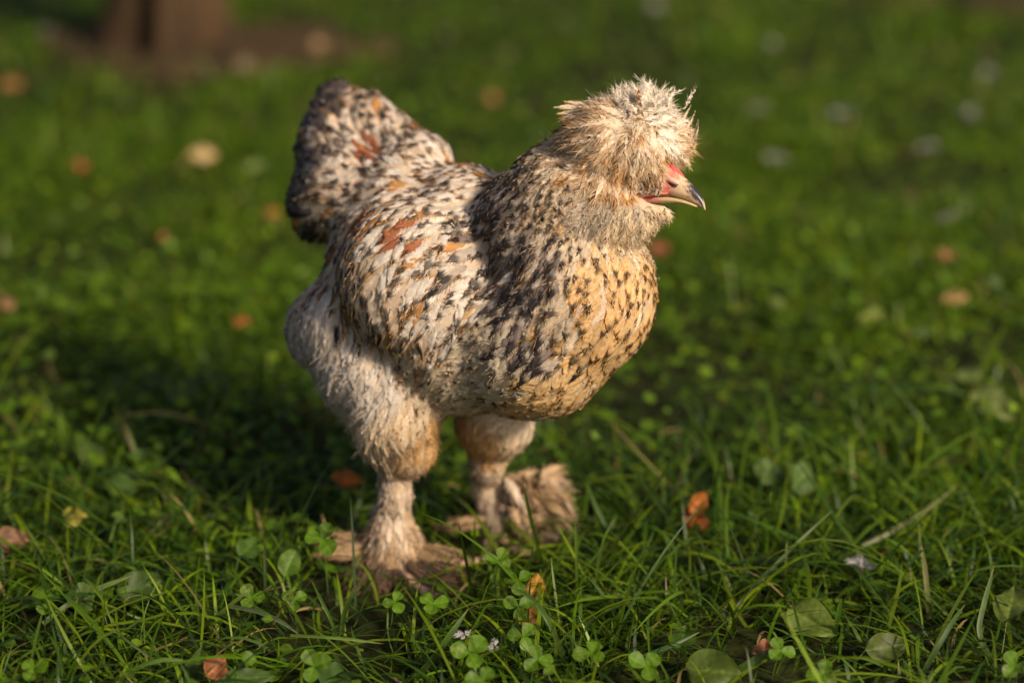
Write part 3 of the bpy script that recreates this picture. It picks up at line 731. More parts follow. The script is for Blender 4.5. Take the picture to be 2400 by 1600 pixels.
for k in range(95):
    a = math.radians(r.uniform(170, 372)); z = r.uniform(.012, .058); q = .012 + .016 * (1 - z / .06)
    d = np.array([math.cos(a) * .30, math.sin(a) * .30, -.9 + .15 * r.normal()])
    rows.append((P(920, 1290, 2.142) * np.array([1, 1, 0]) + np.array([math.cos(a) * q, math.sin(a) * q - .004, z]), d, r.uniform(.018, .028), r.uniform(.0045, .0065), (math.cos(a) * .2, math.sin(a) * .2, 0), (math.cos(a), math.sin(a), .4), .85, 'foot' if r.uniform() < .6 else 'shank'))
V, F, C, T, _ = free_feathers(rows, 51)
add_obj("foot_feathers", make_mesh("foot_feathers", V, F, C, T=T), M_FEATHER, hen, kind='stuff')

HD = 1.975
YAW = math.radians(20)
E1 = math.cos(YAW) * RIGHT - math.sin(YAW) * (FWD)       # along the beak, turned a little to the camera
E1 = nrm(E1); E2 = UP.copy(); E3 = np.cross(E2, E1); E3 = nrm(E3)
if E3 @ FWD > 0: E3 = -E3                                 # towards the camera
HC = P(1560, 440, HD)
def head_pt(px, py, lat):                                # lat: metres towards the camera from the head's middle plane
    mm = K * HD
    return HC + (px - 1560) * mm / math.cos(YAW) * E1 - (py - 440) * mm * E2 + lat * E3

rows = []
def crest_plume(px, py, d, fx, fy, L, w, bend, st):
    di = np.array([fx, 0, 0]) - fy * UP
    rows.append((P(px, py, d), di, L, w, bend, -FWD + .3 * r.normal(size=3), .25, st))
for px, py, fx, fy, L, bx, bz in [(1600, 340, .9, -.5, .022, -.3, .5), (1602, 350, .9, -.25, .024, -.45, .75), (1598, 318, .7, -.8, .022, -.15, .2), (1590, 300, .5, -.9, .022, 0, 0), (1604, 362, 1, -.1, .018, -.4, .8)]:
    crest_plume(px, py, 2.0, fx, fy, L, .0012, (bx, 0, bz), 'crest_b')
for px, py, fx, fy, L in [(1360, 252, -1, -.05, .022), (1362, 262, -1, .05, .021), (1360, 270, -1, .12, .017), (1375, 246, -1, -.2, .02)]:
    crest_plume(px, py, 1.985, fx, fy, L, .0022, (0, 0, -.05), 'crest_g')
for k in range(110):
    t = r.uniform(); px = 1395 + 168 * t + r.normal() * 4; py = 412 - 14 * t - 46 * r.uniform() * (1 - .4 * t)
    lat = .033 - .016 * t + .003 * r.normal()
    di = np.array([.25 * r.normal() + .12 * (t - .3), 0, 0]) - UP * (.85 + .1 * r.normal()) - FWD * r.uniform(.05, .40)
    rows.append((head_pt(px, py, lat), di, r.uniform(.015, .021) * (1 - .2 * t), r.uniform(.0036, .0050), tuple(FWD * .35 + np.array([0, 0, -.1])), -FWD + np.array([.2 * r.normal(), 0, .35]), .6, 'crest_g' if r.uniform() < .7 else 'crest_b'))
for k in range(60):                                        # bristles on the lores and along the gape
    t = r.uniform(); px = 1478 + 84 * t; py = 436 + 12 * r.uniform() + 4 * t
    rows.append((head_pt(px, py, .0178 - .0075 * t), RIGHT * (-.6 + .4 * r.normal()) - UP * (.4 + .5 * r.normal()) - FWD * .5, r.uniform(.004, .007), .0007, (0, 0, 0), -FWD, .4, 'cheek'))
for k in range(70):                                        # tuft at the crown, where the crest parts
    q = P(1488 + 26 * r.normal(), 282 + 20 * r.normal(), 1.966)
    di = np.array([r.normal() * .8, 0, 0]) + UP * (.25 + .8 * r.normal()) - FWD * r.uniform(.5, 1.1)
    rows.append((q, di, r.uniform(.014, .022), r.uniform(.0034, .0046), tuple(np.array([0, 0, -.25])), -FWD + .7 * RIGHT + .4 * UP + .35 * r.normal(size=3), .8, 'crest_w' if r.uniform() < .75 else 'crest_g'))
for k in range(46):                                        # wisps on top
    q = P(1502 + 32 * r.normal(), 254 + 7 * r.normal(), 1.985 + .012 * r.normal())
    di = np.array([(q[0] - P(1495, 250, 1.985)[0]) * 16 + .25 * r.normal(), 0, 0]) + UP + FWD * .3 * r.normal()
    rows.append((q, di, r.uniform(.016, .025), r.uniform(.0024, .0036), (r.normal() * .22, 0, -.15), -FWD + .8 * RIGHT + .4 * r.normal(size=3), 1.0, 'crest_w'))
V, F, C, T, _ = free_feathers(rows, 52)
add_obj("crest_plumes", make_mesh("crest_plumes", V, F, C, T=T), M_FEATHER, hen, kind='stuff')

# ------------------------------------------------------------------ beak, comb skin, nostril, eye, toes
def loft(stations, n=20, power=2.0):
    """stations: (x_top, y_top, x_bot, y_bot, half width m); superellipse sections"""
    V = []
    th = np.linspace(0, 2 * np.pi, n, endpoint=False)
    for (xt, yt, xb, yb, hw) in stations:
        c = np.array([(xt + xb) / 2, (yt + yb) / 2]); h = np.array([(xt - xb) / 2, (yt - yb) / 2])
        for a in th:
            s, co = math.sin(a), math.cos(a)
            ss = math.copysign(abs(s) ** (2 / power), s); cc = math.copysign(abs(co) ** (2 / power), co)
            q = c + h * cc
            V.append(head_pt(q[0], q[1], hw * ss))
    m = len(stations); F = []
    for i in range(m - 1):
        for j in range(n):
            F.append((i * n + j, i * n + (j + 1) % n, (i + 1) * n + (j + 1) % n, (i + 1) * n + j))
    return np.array(V), np.array(F)

def densify(st, k=4):
    st = np.array(st, float); m = len(st)
    x = np.linspace(0, m - 1, (m - 1) * k + 1); out = []
    for xx in x:
        i = min(int(xx), m - 2); f = xx - i
        p0, p1, p2, p3 = st[max(i - 1, 0)], st[i], st[i + 1], st[min(i + 2, m - 1)]
        out.append(.5 * ((2 * p1) + (-p0 + p2) * f + (2 * p0 - 5 * p1 + 4 * p2 - p3) * f ** 2 + (-p0 + 3 * p1 - 3 * p2 + p3) * f ** 3))
    return np.array(out)

def beak_mat(name, rough=.32, bump=.1, scale=900):
    m, nt, out = new_mat(name)
    N = nt.nodes.new; L = nt.links.new
    at = N("ShaderNodeAttribute"); at.attribute_name = "Col"
    tc = N("ShaderNodeTexCoord"); no = N("ShaderNodeTexNoise"); no.inputs["Scale"].default_value = scale; no.inputs["Detail"].default_value = 4
    L(tc.outputs["Object"], no.inputs["Vector"])
    mr = N("ShaderNodeMapRange"); mr.inputs[1].default_value = .3; mr.inputs[2].default_value = .7; mr.inputs[3].default_value = .8; mr.inputs[4].default_value = 1.15
    L(no.outputs["Fac"], mr.inputs[0])
    mul = N("ShaderNodeVectorMath"); mul.operation = 'MULTIPLY'
    L(at.outputs["Color"], mul.inputs[0]); L(mr.outputs[0], mul.inputs[1])
    b = N("ShaderNodeBsdfPrincipled"); b.inputs["Roughness"].default_value = rough
    b.inputs["Subsurface Weight"].default_value = .25; b.inputs["Subsurface Radius"].default_value = (.004, .0018, .001); b.inputs["Subsurface Scale"].default_value = .6
    L(mul.outputs[0], b.inputs["Base Color"])
    bp = N("ShaderNodeBump"); bp.inputs["Strength"].default_value = bump; bp.inputs["Distance"].default_value = .0008
    L(no.outputs["Fac"], bp.inputs["Height"]); L(bp.outputs[0], b.inputs["Normal"])
    L(b.outputs[0], out.inputs[0])
    return m
M_BEAK = beak_mat("beak_horn")
M_RED = beak_mat("red_face_skin", rough=.5, bump=.7, scale=1100)

up_st = densify([(1556, 404, 1520, 457, .0088), (1580, 400, 1552, 456, .0082), (1600, 414, 1580, 461, .0072), (1618, 430, 1603, 468, .0060), (1632, 446, 1621, 476, .0046), (1643, 463, 1636, 484, .0030), (1649, 479, 1645, 490, .0016), (1651, 493, 1650, 495, .0004)], 5)
V, F = loft(up_st, 24, 2.2)
rel = V - CAMP; dd = rel @ FWD; bx = 1200 + rel @ RIGHT / dd / K; by = 800 - rel @ UP / dd / K
ivory = np.array([.66, .46, .28]); slate = np.array([.028, .022, .030]); pink = np.array([.62, .30, .22])
along = np.clip((bx - 1590) / 60, 0, 1)
# dark streak on the culmen and tip
ctop = np.interp(bx, [1556, 1580, 1600, 1618, 1632, 1643, 1651], [404, 402, 414, 430, 446, 463, 493]); cbot = np.interp(bx, [1520, 1552, 1580, 1603, 1621, 1636, 1650], [457, 456, 461, 468, 476, 484, 497])
tt = np.clip((by - ctop) / np.maximum(cbot - ctop, 1), 0, 1)
rr = np.random.default_rng(3)
dk = smooth(1600, 1622, bx + 8 * np.sin(by * .55)) * smooth(.86, .52, tt + .07 * rr.normal(size=len(tt))) * (1 - .7 * smooth(1645, 1651, bx))
C = ivory[None] * (1 - dk[:, None]) + slate[None] * dk[:, None]
pk = smooth(1592, 1572, bx)[:, None]
C = C * (1 - pk * .6) + pink * pk * .6
add_obj("upper_beak", make_mesh("upper_beak", V, F, C), M_BEAK, hen)

lo_st = densify([(1516, 462, 1520, 476, .0080), (1550, 460, 1552, 477, .0074), (1580, 464, 1582, 477, .0064), (1603, 470, 1604, 480, .0050), (1622, 478, 1620, 485, .0034), (1634, 485, 1632, 488, .0014)], 4)
V, F = loft(lo_st, 18, 2.4)
bxx = np.repeat(np.linspace(0, 1, len(lo_st)), 18)
C = np.array([.50, .36, .19])[None] * np.ones((len(V), 1)); k = smooth(.30, .12, bxx)[:, None]
C = C * (1 - k) + np.array([.48, .18, .13]) * k
add_obj("lower_beak", make_mesh("lower_beak", V, F, C), M_BEAK, hen)

# red bare skin: from the low comb above the nostril back along the gape under the eye
st = densify([(1462, 436, 1470, 454, .0175), (1490, 428, 1496, 464, .0160), (1515, 418, 1522, 464, .0138), (1545, 398, 1548, 460, .0116), (1562, 386, 1568, 457, .0100), (1580, 398, 1582, 453, .0084), (1596, 412, 1592, 448, .0068), (1604, 422, 1600, 440, .0050)], 4)
V, F = loft(st, 28, 2.3)
s = np.repeat(np.linspace(0, 1, len(st)), 28)
C = np.array([.56, .17, .125])[None] * (1 + .22 * np.random.default_rng(8).normal(size=(len(V), 1)))
V = V + np.random.default_rng(9).normal(size=V.shape) * .00025
k = smooth(.30, .0, s)[:, None]; C = C * (1 - k) + np.array([.26, .08, .06]) * k
k = smooth(.72, 1.0, s)[:, None]; C = C * (1 - k) + np.array([.66, .33, .24]) * k
add_obj("face_skin", make_mesh("face_skin", V, F, C), M_RED, hen)
# comb ridge: a small wedge rising between the two halves of the crest
st = densify([(1561, 366, 1556, 396, .0012), (1568, 374, 1562, 402, .0026), (1580, 390, 1574, 410, .0034), (1594, 404, 1588, 420, .0032), (1606, 418, 1602, 430, .0018)], 4)
V, F = loft(st, 14, 2.0)
V += np.random.default_rng(4).normal(size=V.shape) * .00022
C = np.array([.66, .085, .07])[None] * np.ones((len(V), 1))
add_obj("comb", make_mesh("comb", V, F, C), M_RED, hen)
# gape fold
st = densify([(1494, 455, 1496, 467, .0166), (1518, 452, 1520, 464, .0146), (1545, 450, 1547, 461, .0121), (1572, 451, 1573, 460, .0092)], 4)
V, F = loft(st, 16, 2.0)
C = np.array([.56, .21, .15])[None] * np.ones((len(V), 1))
add_obj("gape", make_mesh("gape", V, F, C), M_RED, hen)
# nostril: dark slit under a pale shield
def ell(px, py, lat, rx, ry, rl, roll, nu=20, nv=12):
    th = np.linspace(0, 2 * np.pi, nu, endpoint=False); ph = np.linspace(0.02, np.pi - 0.02, nv); V = []
    ca, sa = math.cos(math.radians(roll)), math.sin(math.radians(roll))
    for p in ph:
        for t in th:
            x, y = rx * math.sin(p) * math.cos(t), ry * math.cos(p)
            V.append(head_pt(px + x * ca - y * sa, py + x * sa + y * ca, lat + rl * math.sin(p) * math.sin(t)))
    F = []
    for i in range(nv - 1):
        for j in range(nu):
            F.append((i * nu + j, i * nu + (j + 1) % nu, (i + 1) * nu + (j + 1) % nu, (i + 1) * nu + j))
    return np.array(V), np.array(F)
V, F = ell(1580, 434, .0080, 14, 3.6, .0014, 26)
add_obj("nostril", make_mesh("nostril", V, F, np.full((len(V), 3), (.035, .012, .01))), M_RED, hen)
V, F = ell(1583, 426, .0084, 18, 7.5, .0030, 27)
add_obj("nostril_shield", make_mesh("nostril_shield", V, F, np.full((len(V), 3), (.66, .40, .28))), M_BEAK, hen)
# eye, almost hidden under the crest
V, F = ell(1459, 408, .0125, 13, 11, .0040, 0)
add_obj("eye", make_mesh("eye", V, F, np.full((len(V), 3), (.02, .012, .008))), M_BEAK, hen)

def toe(path, r0, r1):
    p = np.array(path); t = np.linspace(0, 1, 16); n = len(p)
    pp = np.stack([np.interp(t, np.linspace(0, 1, n), p[:, i]) for i in range(3)], 1)
    V, F = tube(pp, (r0 + (r1 - r0) * t) * (1 + .08 * np.sin(t * 40)), 10)
    add_obj("toe", make_mesh("toe", V, F), M_TOE, hen)
    e = pp[-1]; d = nrm(pp[-1] - pp[-3])
    q = np.stack([e + d * x + np.array([0, 0, -.35 * x * x / .012]) for x in np.linspace(-.002, .012, 7)])
    V, F = tube(q, np.linspace(r1 * .8, .0003, 7), 8)
    c = add_obj("claw", make_mesh("claw", V, F, np.full((len(V), 3), (.50, .34, .27))), M_BEAK, hen)
    return c
a = P(950, 1312, 2.135)
toe([a, P(1020, 1308, 2.13), P(1085, 1318, 2.128), P(1128, 1312, 2.125)], .0048, .0034)
toe([P(930, 1325, 2.13), P(960, 1360, 2.105), P(1000, 1385, 2.09), P(1030, 1400, 2.08)], .0062, .0042)
toe([P(905, 1325, 2.13), P(890, 1345, 2.118), P(880, 1358, 2.112)], .005, .0035)
b = P(1150, 1262, 2.195)
toe([b, P(1140, 1285, 2.185), P(1138, 1312, 2.18)], .0056, .0042)
toe([P(1170, 1270, 2.19), P(1215, 1290, 2.175), P(1265, 1305, 2.165)], .006, .004)
toe([P(1180, 1262, 2.2), P(1240, 1268, 2.2), P(1300, 1268, 2.2)], .006, .004)
from mathutils import Matrix
hen.location = Vector(HEN_AT)
for ch in hen.children:
    ch.matrix_parent_inverse = Matrix.Translation(-Vector(HEN_AT))

# ------------------------------------------------------------------ the lawn
FEET = [(NF[0], NF[1]), (FFt[0], FFt[1])]
def soil_shade_mask(x, y):
    m = np.ones_like(x)
    for cx, cy, rx, ry in SOIL_SHADE:
        q = ((x - cx) / rx) ** 2 + ((y - cy) / ry) ** 2
        m *= smooth(.55, 1.25, q + .25 * np.sin(x * 31 + 2) * np.sin(y * 27))
    return m

def vnoise(x, y, s, seed):
    r = np.random.default_rng(seed); t = np.zeros_like(x)
    for k in range(5):
        a = r.uniform(0, 6.28); f = s * r.uniform(.6, 1.6)
        t += np.sin(f * (x * math.cos(a) + y * math.sin(a)) + r.uniform(0, 6.28))
    return t / 5 ** .5

def blades(x, y, L, w, seed, segs, flat=1.0, tall=1.0):
    r = np.random.default_rng(seed); n = len(x)
    az = r.uniform(0, 2 * np.pi, n)
    el0 = np.clip(r.normal(1.05, .30, n) * tall, .25, 1.5)            # elevation at the root
    droop = np.clip(r.normal(1.15, .55, n) * flat, .05, 2.6)          # how far it arches over
    tw = r.normal(0, .5, n)
    v = np.linspace(0, 1, segs + 1)
    p = np.zeros((n, segs + 1, 3)); p[:, 0] = np.stack([x, y, np.zeros(n)], 1)
    ddir = []
    for k in range(segs + 1):
        el = el0 - droop * v[k] ** 1.3
        a = az + tw * v[k]
        ddir.append(np.stack([np.cos(el) * np.cos(a), np.cos(el) * np.sin(a), np.sin(el)], 1))
    for k in range(1, segs + 1):
        p[:, k] = p[:, k - 1] + (ddir[k - 1] + ddir[k]) * .5 * (L / segs)[:, None]
    p[:, :, 2] = np.maximum(p[:, :, 2], .004 + .010 * r.uniform(size=n)[:, None] * v[None])
    s = np.stack([-np.sin(az + .7 * tw), np.cos(az + .7 * tw), .35 * r.normal(size=n)], 1); s = nrm(s)
    prof = np.array([1 - .12 * abs(1 - 2 * t) if t < .55 else (1 - ((t - .55) / .45) ** 1.6) for t in v])
    Vs = np.zeros((n, 2 * segs + 1, 3))
    for k in range(segs):
        Vs[:, 2 * k] = p[:, k] - s * (w * prof[k])[:, None]; Vs[:, 2 * k + 1] = p[:, k] + s * (w * prof[k])[:, None]
    Vs[:, 2 * segs] = p[:, segs]
    f = []
    for k in range(segs - 1):
        a0 = 2 * k; f += [(a0, a0 + 1, a0 + 3), (a0, a0 + 3, a0 + 2)]
    f.append((2 * segs - 2, 2 * segs - 1, 2 * segs))
    F = (np.arange(n)[:, None, None] * (2 * segs + 1) + np.array(f)[None]).reshape(-1, 3)
    # colours: fresh green, yellow green, a few straw blades
    u = r.uniform(size=n)[:, None]
    g1, g2, g3 = np.array([.064, .124, .002]), np.array([.118, .172, .003]), np.array([.076, .136, .006])
    c = np.where(u < .45, g1, np.where(u < .85, g2, g3)) * (1 + .22 * r.normal(size=(n, 1)))
    deep = r.uniform(size=n) < np.where(y < 2.4, .32, .06)
    c[deep] = np.array([.030, .068, .003]) * (1 + .25 * r.normal(size=(deep.sum(), 1)))
    straw = r.uniform(size=n) < np.where(L > .075, .010, .03)
    c[straw] = np.array([.26, .19, .07]) * (1 + .2 * r.normal(size=(straw.sum(), 1)))
    c = c * (1 + .16 * vnoise(x, y, 9, seed + 3))[:, None]
    C = np.repeat(c[:, None], 2 * segs + 1, 1)
    tipk = np.concatenate([np.repeat(v[:-1], 2), v[-1:]])
    C = C * (1 - .45 * (1 - tipk))[None, :, None] if False else C
    return Vs.reshape(-1, 3), F, np.clip(C, .004, .6).reshape(-1, 3)

def lawn():
    r = np.random.default_rng(77); parts = []
    def zone(n, x0, x1, y0, y1, L0, L1, w0, w1, segs, seed, flat=1.0, tall=1.0):
        x = r.uniform(x0, x1, n); y = r.uniform(y0, y1, n)
        k = (r.uniform(size=n) < soil_shade_mask(x, y)) & (r.uniform(size=n) < np.clip(.62 + .45 * vnoise(x, y, 14, 5), .12, 1))
        x, y = x[k], y[k]
        L = r.uniform(L0, L1, len(x)) * (1 + .25 * vnoise(x, y, 7, 8)).clip(.5, 1.6)
        for fx, fy in FEET:
            dd = np.hypot((x - fx) / .085, (y - fy) / .07); L = L * (1 - .55 * np.exp(-dd ** 2))
        w = r.uniform(w0, w1, len(x))
        parts.append(blades(x, y, L, w, seed, segs, flat, tall))
    zone(40000, -1.0, 1.0, 1.25, 2.35, .025, .070, .0006, .0017, 5, 100, flat=1.1, tall=.85)
    zone(7500, -1.0, 1.0, 1.25, 2.35, .07, .165, .0007, .0020, 8, 101, flat=1.35, tall=.62)
    zone(220, -1.0, 1.0, 1.3, 2.3, .05, .10, .0009, .0016, 6, 102, flat=.35, tall=1.2)
    zone(80000, -1.25, 1.25, 2.35, 3.4, .024, .056, .0008, .0019, 4, 103, flat=1.3, tall=.8)
    zone(80000, -1.8, 1.8, 3.4, 5.2, .024, .052, .0012, .0026, 3, 104, flat=1.3, tall=.8)
    zone(50000, -5, 5, 5.2, 11, .035, .07, .003, .006, 2, 105)
    zone(12000, -4.0, -1.0, 0.8, 5.2, .035, .07, .002, .004, 3, 106); zone(12000, 1.0, 4.0, 0.8, 5.2, .035, .07, .002, .004, 3, 107)
    V, F, C, off = [], [], [], 0
    for v, f, c in parts:
        V.append(v); F.append(f + off); C.append(c); off += len(v)
    add_obj("grass", make_mesh("grass", np.concatenate(V), np.concatenate(F), np.concatenate(C)), M_GRASS, kind='stuff')
lawn()

# ------------------------------------------------------------------ broad leaves among the grass
def leaf_grid(L, W, nu, nv, shape, fold, curl, wave, r, cup=0.0):
    """a leaf in its own frame: x across, y along, z up; returns V, F, s (0 centre..1 edge), v"""
    v = np.linspace(0, 1, nv); u = np.linspace(-1, 1, nu)
    U, Vv = np.meshgrid(u, v, indexing='ij')
    prof = shape(Vv)
    X = U * prof * W; Y = Vv * L
    ph = r.uniform(0, 6.28)
    Z = fold * np.abs(U) * prof * W + curl * L * Vv ** 2 + wave * W * np.sin(Vv * 9 + ph + 1.5 * U) * np.abs(U) - cup * W * (U ** 2) * prof
    V = np.stack([X, Y, Z], -1).reshape(-1, 3)
    return V, grid_faces(nu, nv), np.abs(U).ravel(), Vv.ravel()

def orient(V, base, d, up):
    d = nrm(np.asarray(d, float)); up = np.asarray(up, float); up = nrm(up - d * (up @ d)); x = np.cross(d, up)
    return base + V[:, :1] * x + V[:, 1:2] * d + V[:, 2:3] * up

ovate = lambda v: np.power(np.clip(np.sin(np.pi * np.power(v, .80)), 0, 1), .75) + .03 * (1 - v)
obov = lambda v: np.power(np.clip(np.sin(np.pi * np.power(v, 1.35) * .985), 0, 1), .62) + .02
rounded = lambda v: np.sqrt(np.clip(1 - (2 * v - 1) ** 2, 0, 1)) + .02

# uncountable small leaves of clover and weeds woven through the lawn
def ground_cover():
    r = np.random.default_rng(300); VS, FS, CS, off = [], [], [], 0
    protos = []
    for k in range(12):
        V, F, s, v = leaf_grid(1, .42 if k % 2 else .5, 5 if k < 6 else 3, 6 if k < 6 else 4, obov if k % 6 < 3 else (rounded if k % 6 < 4 else ovate), .22, r.uniform(-.15, .15), .08, r)
        protos.append((V, F, s, v))
    def sow(n, x0, x1, y0, y1, s0, s1, z0, z1, kind=0):
        nonlocal off
        x = r.uniform(x0, x1, n); y = r.uniform(y0, y1, n)
        k = (r.uniform(size=n) < soil_shade_mask(x, y)) & (r.uniform(size=n) < np.clip(.42 + .55 * vnoise(x, y, 6, 12) + .25 * (x < 0), .03, 1))
        for fx, fy in FEET:
            k &= np.hypot(x - fx, y - fy) > .05
        for xx, yy in zip(x[k], y[k]):
            V, F, s, v = protos[r.integers(6) + kind]
            L = r.uniform(s0, s1) * .85; az = r.uniform(0, 6.28)
            d = np.array([math.cos(az), math.sin(az), r.normal() * .35]); up = np.array([r.normal() * .4, r.normal() * .4 - .12, 1])
            VS.append(orient(V * L, np.array([xx, yy, r.uniform(z0, z1)]), d, up)); FS.append(F + off); off += len(V)
            c = np.array([[.060, .118, .003], [.098, .155, .004], [.070, .125, .008]][r.integers(3)]) * (1 + .2 * r.normal())
            cc = c[None] * (1 + .25 * ((s < .15) & True))[:, None]
            CS.append(cc)
    sow(2600, -.75, .75, 1.45, 2.3, .008, .017, .012, .038)
    sow(5200, -1.0, 1.0, 2.1, 2.7, .008, .020, .012, .040, 6)
    sow(4200, -1.1, 1.1, 2.7, 3.6, .006, .016, .015, .040, 6)
    sow(4500, -1.6, 1.6, 3.5, 5.4, .008, .018, .02, .042, 6)
    add_obj("ground_cover", make_mesh("ground_cover", np.concatenate(VS), np.concatenate(FS), np.clip(np.concatenate(CS), .004, .5)), M_LEAF, kind='stuff')
ground_cover()

# ------------------------------------------------------------------ single plants, leaves and bits one can point to
def clover_plant(px, py, size, label, seed, z=.04, tilt=(0, -.25), heads=1, group=None, col=(.070, .140, .004)):
    r = np.random.default_rng(seed)
    top = G(px, py, z)
    base = np.array([top[0] + r.normal() * .008, top[1] + .006 + abs(r.normal()) * .006, 0.0])
    root = bpy.data.objects.new("clover_plant", None); COL.objects.link(root); root.location = base
    root['label'] = label; root['category'] = "clover"
    if group: root['group'] = group
    up0 = nrm(np.array([tilt[0], tilt[1], 1.0]))
    tl = top - base
    path = np.stack([tl * t + np.array([0, 0, .012 * math.sin(math.pi * t)]) * .5 for t in np.linspace(0, 1, 9)])
    V, F = tube(path, np.full(9, .00055), 6)
    add_obj("stem", make_mesh("stem", V, F, np.full((len(V), 3), (.10, .16, .03))), M_LEAF, root)
    a0 = r.uniform(0, 6.28)
    x = nrm(np.cross(up0, [0, 1, .2])); y = np.cross(up0, x)
    for k in range(3):
        a = a0 + k * 2.094 + r.normal() * .12
        L = size * r.uniform(.9, 1.1)
        V, F, s, v = leaf_grid(L, L * .46, 9, 12, obov, .25 * r.uniform(.4, 1.6), r.uniform(-.18, .18), .05, r)
        d = math.cos(a) * x + math.sin(a) * y + up0 * r.uniform(-.15, .3)
        V = orient(V, tl, d, up0)
        c = np.array(col) * (1 + .14 * r.normal())
        C = c[None] * np.ones((len(V), 1))
        vein = (s < .08); C[vein] *= 1.35
        che = np.exp(-((v - .52 - .16 * s) / .07) ** 2) * .55
        C = C * (1 - che[:, None]) + np.array([.14, .20, .045]) * che[:, None]
        hole = (np.sin(v * 23 + a * 5) * np.sin(s * 9 + a) > .80) & (v > .35)
        if r.uniform() < .4: C[hole] = (.22, .16, .08)
        add_obj("leaf", make_mesh("leaf", V, F, C), M_LEAF, root)
    return root

G_CL = "clover plants in the foreground grass"
cl = [
 (1100, 1530, .0165, "bright three-leaf clover with pale chevrons below the near foot, largest clover at the bottom edge", .035, (.05, -.75)),
 (1170, 1310, .0115, "tall ragged clover standing right of the near foot's toes, with nibbled leaf edges", .060, (.1, -.6)),
 (1215, 1360, .0125, "nibbled clover beside the tall ragged one, in front of the yellow leaf", .050, (-.1, -.7)),
 (1215, 1420, .0125, "small clover with eaten spots just below the yellow and brown leaf", .045, (0, -.8)),
 (1225, 1490, .013, "low clover with insect-eaten leaves crossed by an upright grass blade", .035, (0, -.8)),
 (1385, 1530, .014, "worn clover with pale leaf rims, right of the bottom centre", .035, (.1, -.6)),
 (1515, 1560, .0145, "broad clover with scarred leaves at the bottom edge, right of the worn rimmed one", .032, (.1, -.7)),
 (755, 1262, .0165, "round-leaved clover standing tall left of the near foot's feathers", .062, (-.1, -.8)),
 (1015, 1415, .0135, "plain green clover just below the near foot's dark feathers", .035, (.1, -.7)),
 (925, 1410, .011, "small clover with narrow leaves under the near foot's left side", .036, (0, -.7)),
 (735, 1560, .0145, "clover with two round leaves at the bottom edge, left of centre", .035, (0, -.8)),
 (1130, 1595, .013, "clover cut off by the bottom edge below the bright chevron clover", .035, (0, -.7)),
 (1830, 1525, .0125, "clover with upright folded leaves beside the curled brown leaf, right foreground", .04, (0, -.6)),
 (1930, 1580, .0125, "clover with scarred round leaves at the bottom edge, right of the folded one", .034, (0, -.7)),
 (80, 1570, .0125, "clover with small round leaves in the bottom left corner", .035, (0, -.8)),
 (590, 1400, .012, "small clover crossed by arching grass, left foreground", .036, (0, -.7)),
 (690, 1405, .012, "clover with three little round leaves, below the tall round-leaved one", .036, (0, -.8)),
 (2380, 1560, .013, "clover in the bottom right corner", .035, (0, -.7)),
 (110, 1400, .014, "clover with pale round leaves near the left edge, low in the photo", .042, (0, -.8)),
 (1260, 1545, .0125, "clover with a torn leaf between the eaten clover and the bottom edge", .036, (0, -.7)),
]
for k, (px, py, s, lab, z, t) in enumerate(cl):
    clover_plant(px, py, s, lab, 400 + k, z, t, group=G_CL)

def broad_leaf(px, py, L, W, d, up, label, seed, z=.03, col=(.075, .125, .022), name="broad_leaf", cat="leaf", mat=None, shape=ovate, spots=False, edge=None, curl=0.0, fold=.28, wave=.20, stem=True, group=None):
    r = np.random.default_rng(seed)
    c0 = G(px, py, z)
    col = np.array(col) * (np.array([.72, .74, .45]) if mat is None else np.array([.8, .75, .6]))
    if py < 800: L, W = L * .60, W * .55; col = col * .85
    if mat is None and py > 1000: W *= .80; c0 = c0 - np.array([0, 0, .006])
    V, F, s, v = leaf_grid(L, W, 13, 18, shape, fold, curl, wave, r)
    d = nrm(np.array(d, float))
    c = np.array(col); C = c[None] * (1 + .10 * r.normal(size=(len(V), 1)) * .5)
    C = C * np.where(s < .06, 1.5, 1.0)[:, None]
    ribs = np.exp(-((np.abs(((s * .9 + v * 1.0) * 7) % 1 - .5)) / .08) ** 2) * .25
    C = C * (1 + ribs)[:, None]
    if edge is not None:
        k = smooth(.45, 1.0, s + .35 * np.sin(v * 7 + r.uniform(0, 6)))[:, None] * .9
        C = C * (1 - k) + np.array(edge) * k
    if spots:
        k = (np.sin(v * 17 + s * 5 + seed) * np.sin(s * 11 + v * 4) > .6).astype(float)[:, None] * .7
        C = C * (1 - k) + np.array([.10, .06, .03]) * k
    V = orient(V, -d * L * .5, d, up)
    root = bpy.data.objects.new(name, None); COL.objects.link(root); root.location = c0
    root['label'] = label; root['category'] = cat
    if group: root['group'] = group
    add_obj("blade", make_mesh("blade", V, F, np.clip(C, .005, .8)), mat or M_LEAF, root)
    if stem:
        b = -d * L * .5
        q = np.stack([b - d * t * L * .45 + np.array([0, 0, -t * min(z, .02)]) for t in np.linspace(0, 1, 7)])
        Vt, Ft = tube(q, np.linspace(.0007, .001, 7), 6)
        add_obj("stalk", make_mesh("stalk", Vt, Ft, np.full((len(Vt), 3), c * 1.1)), mat or M_LEAF, root)
    return root

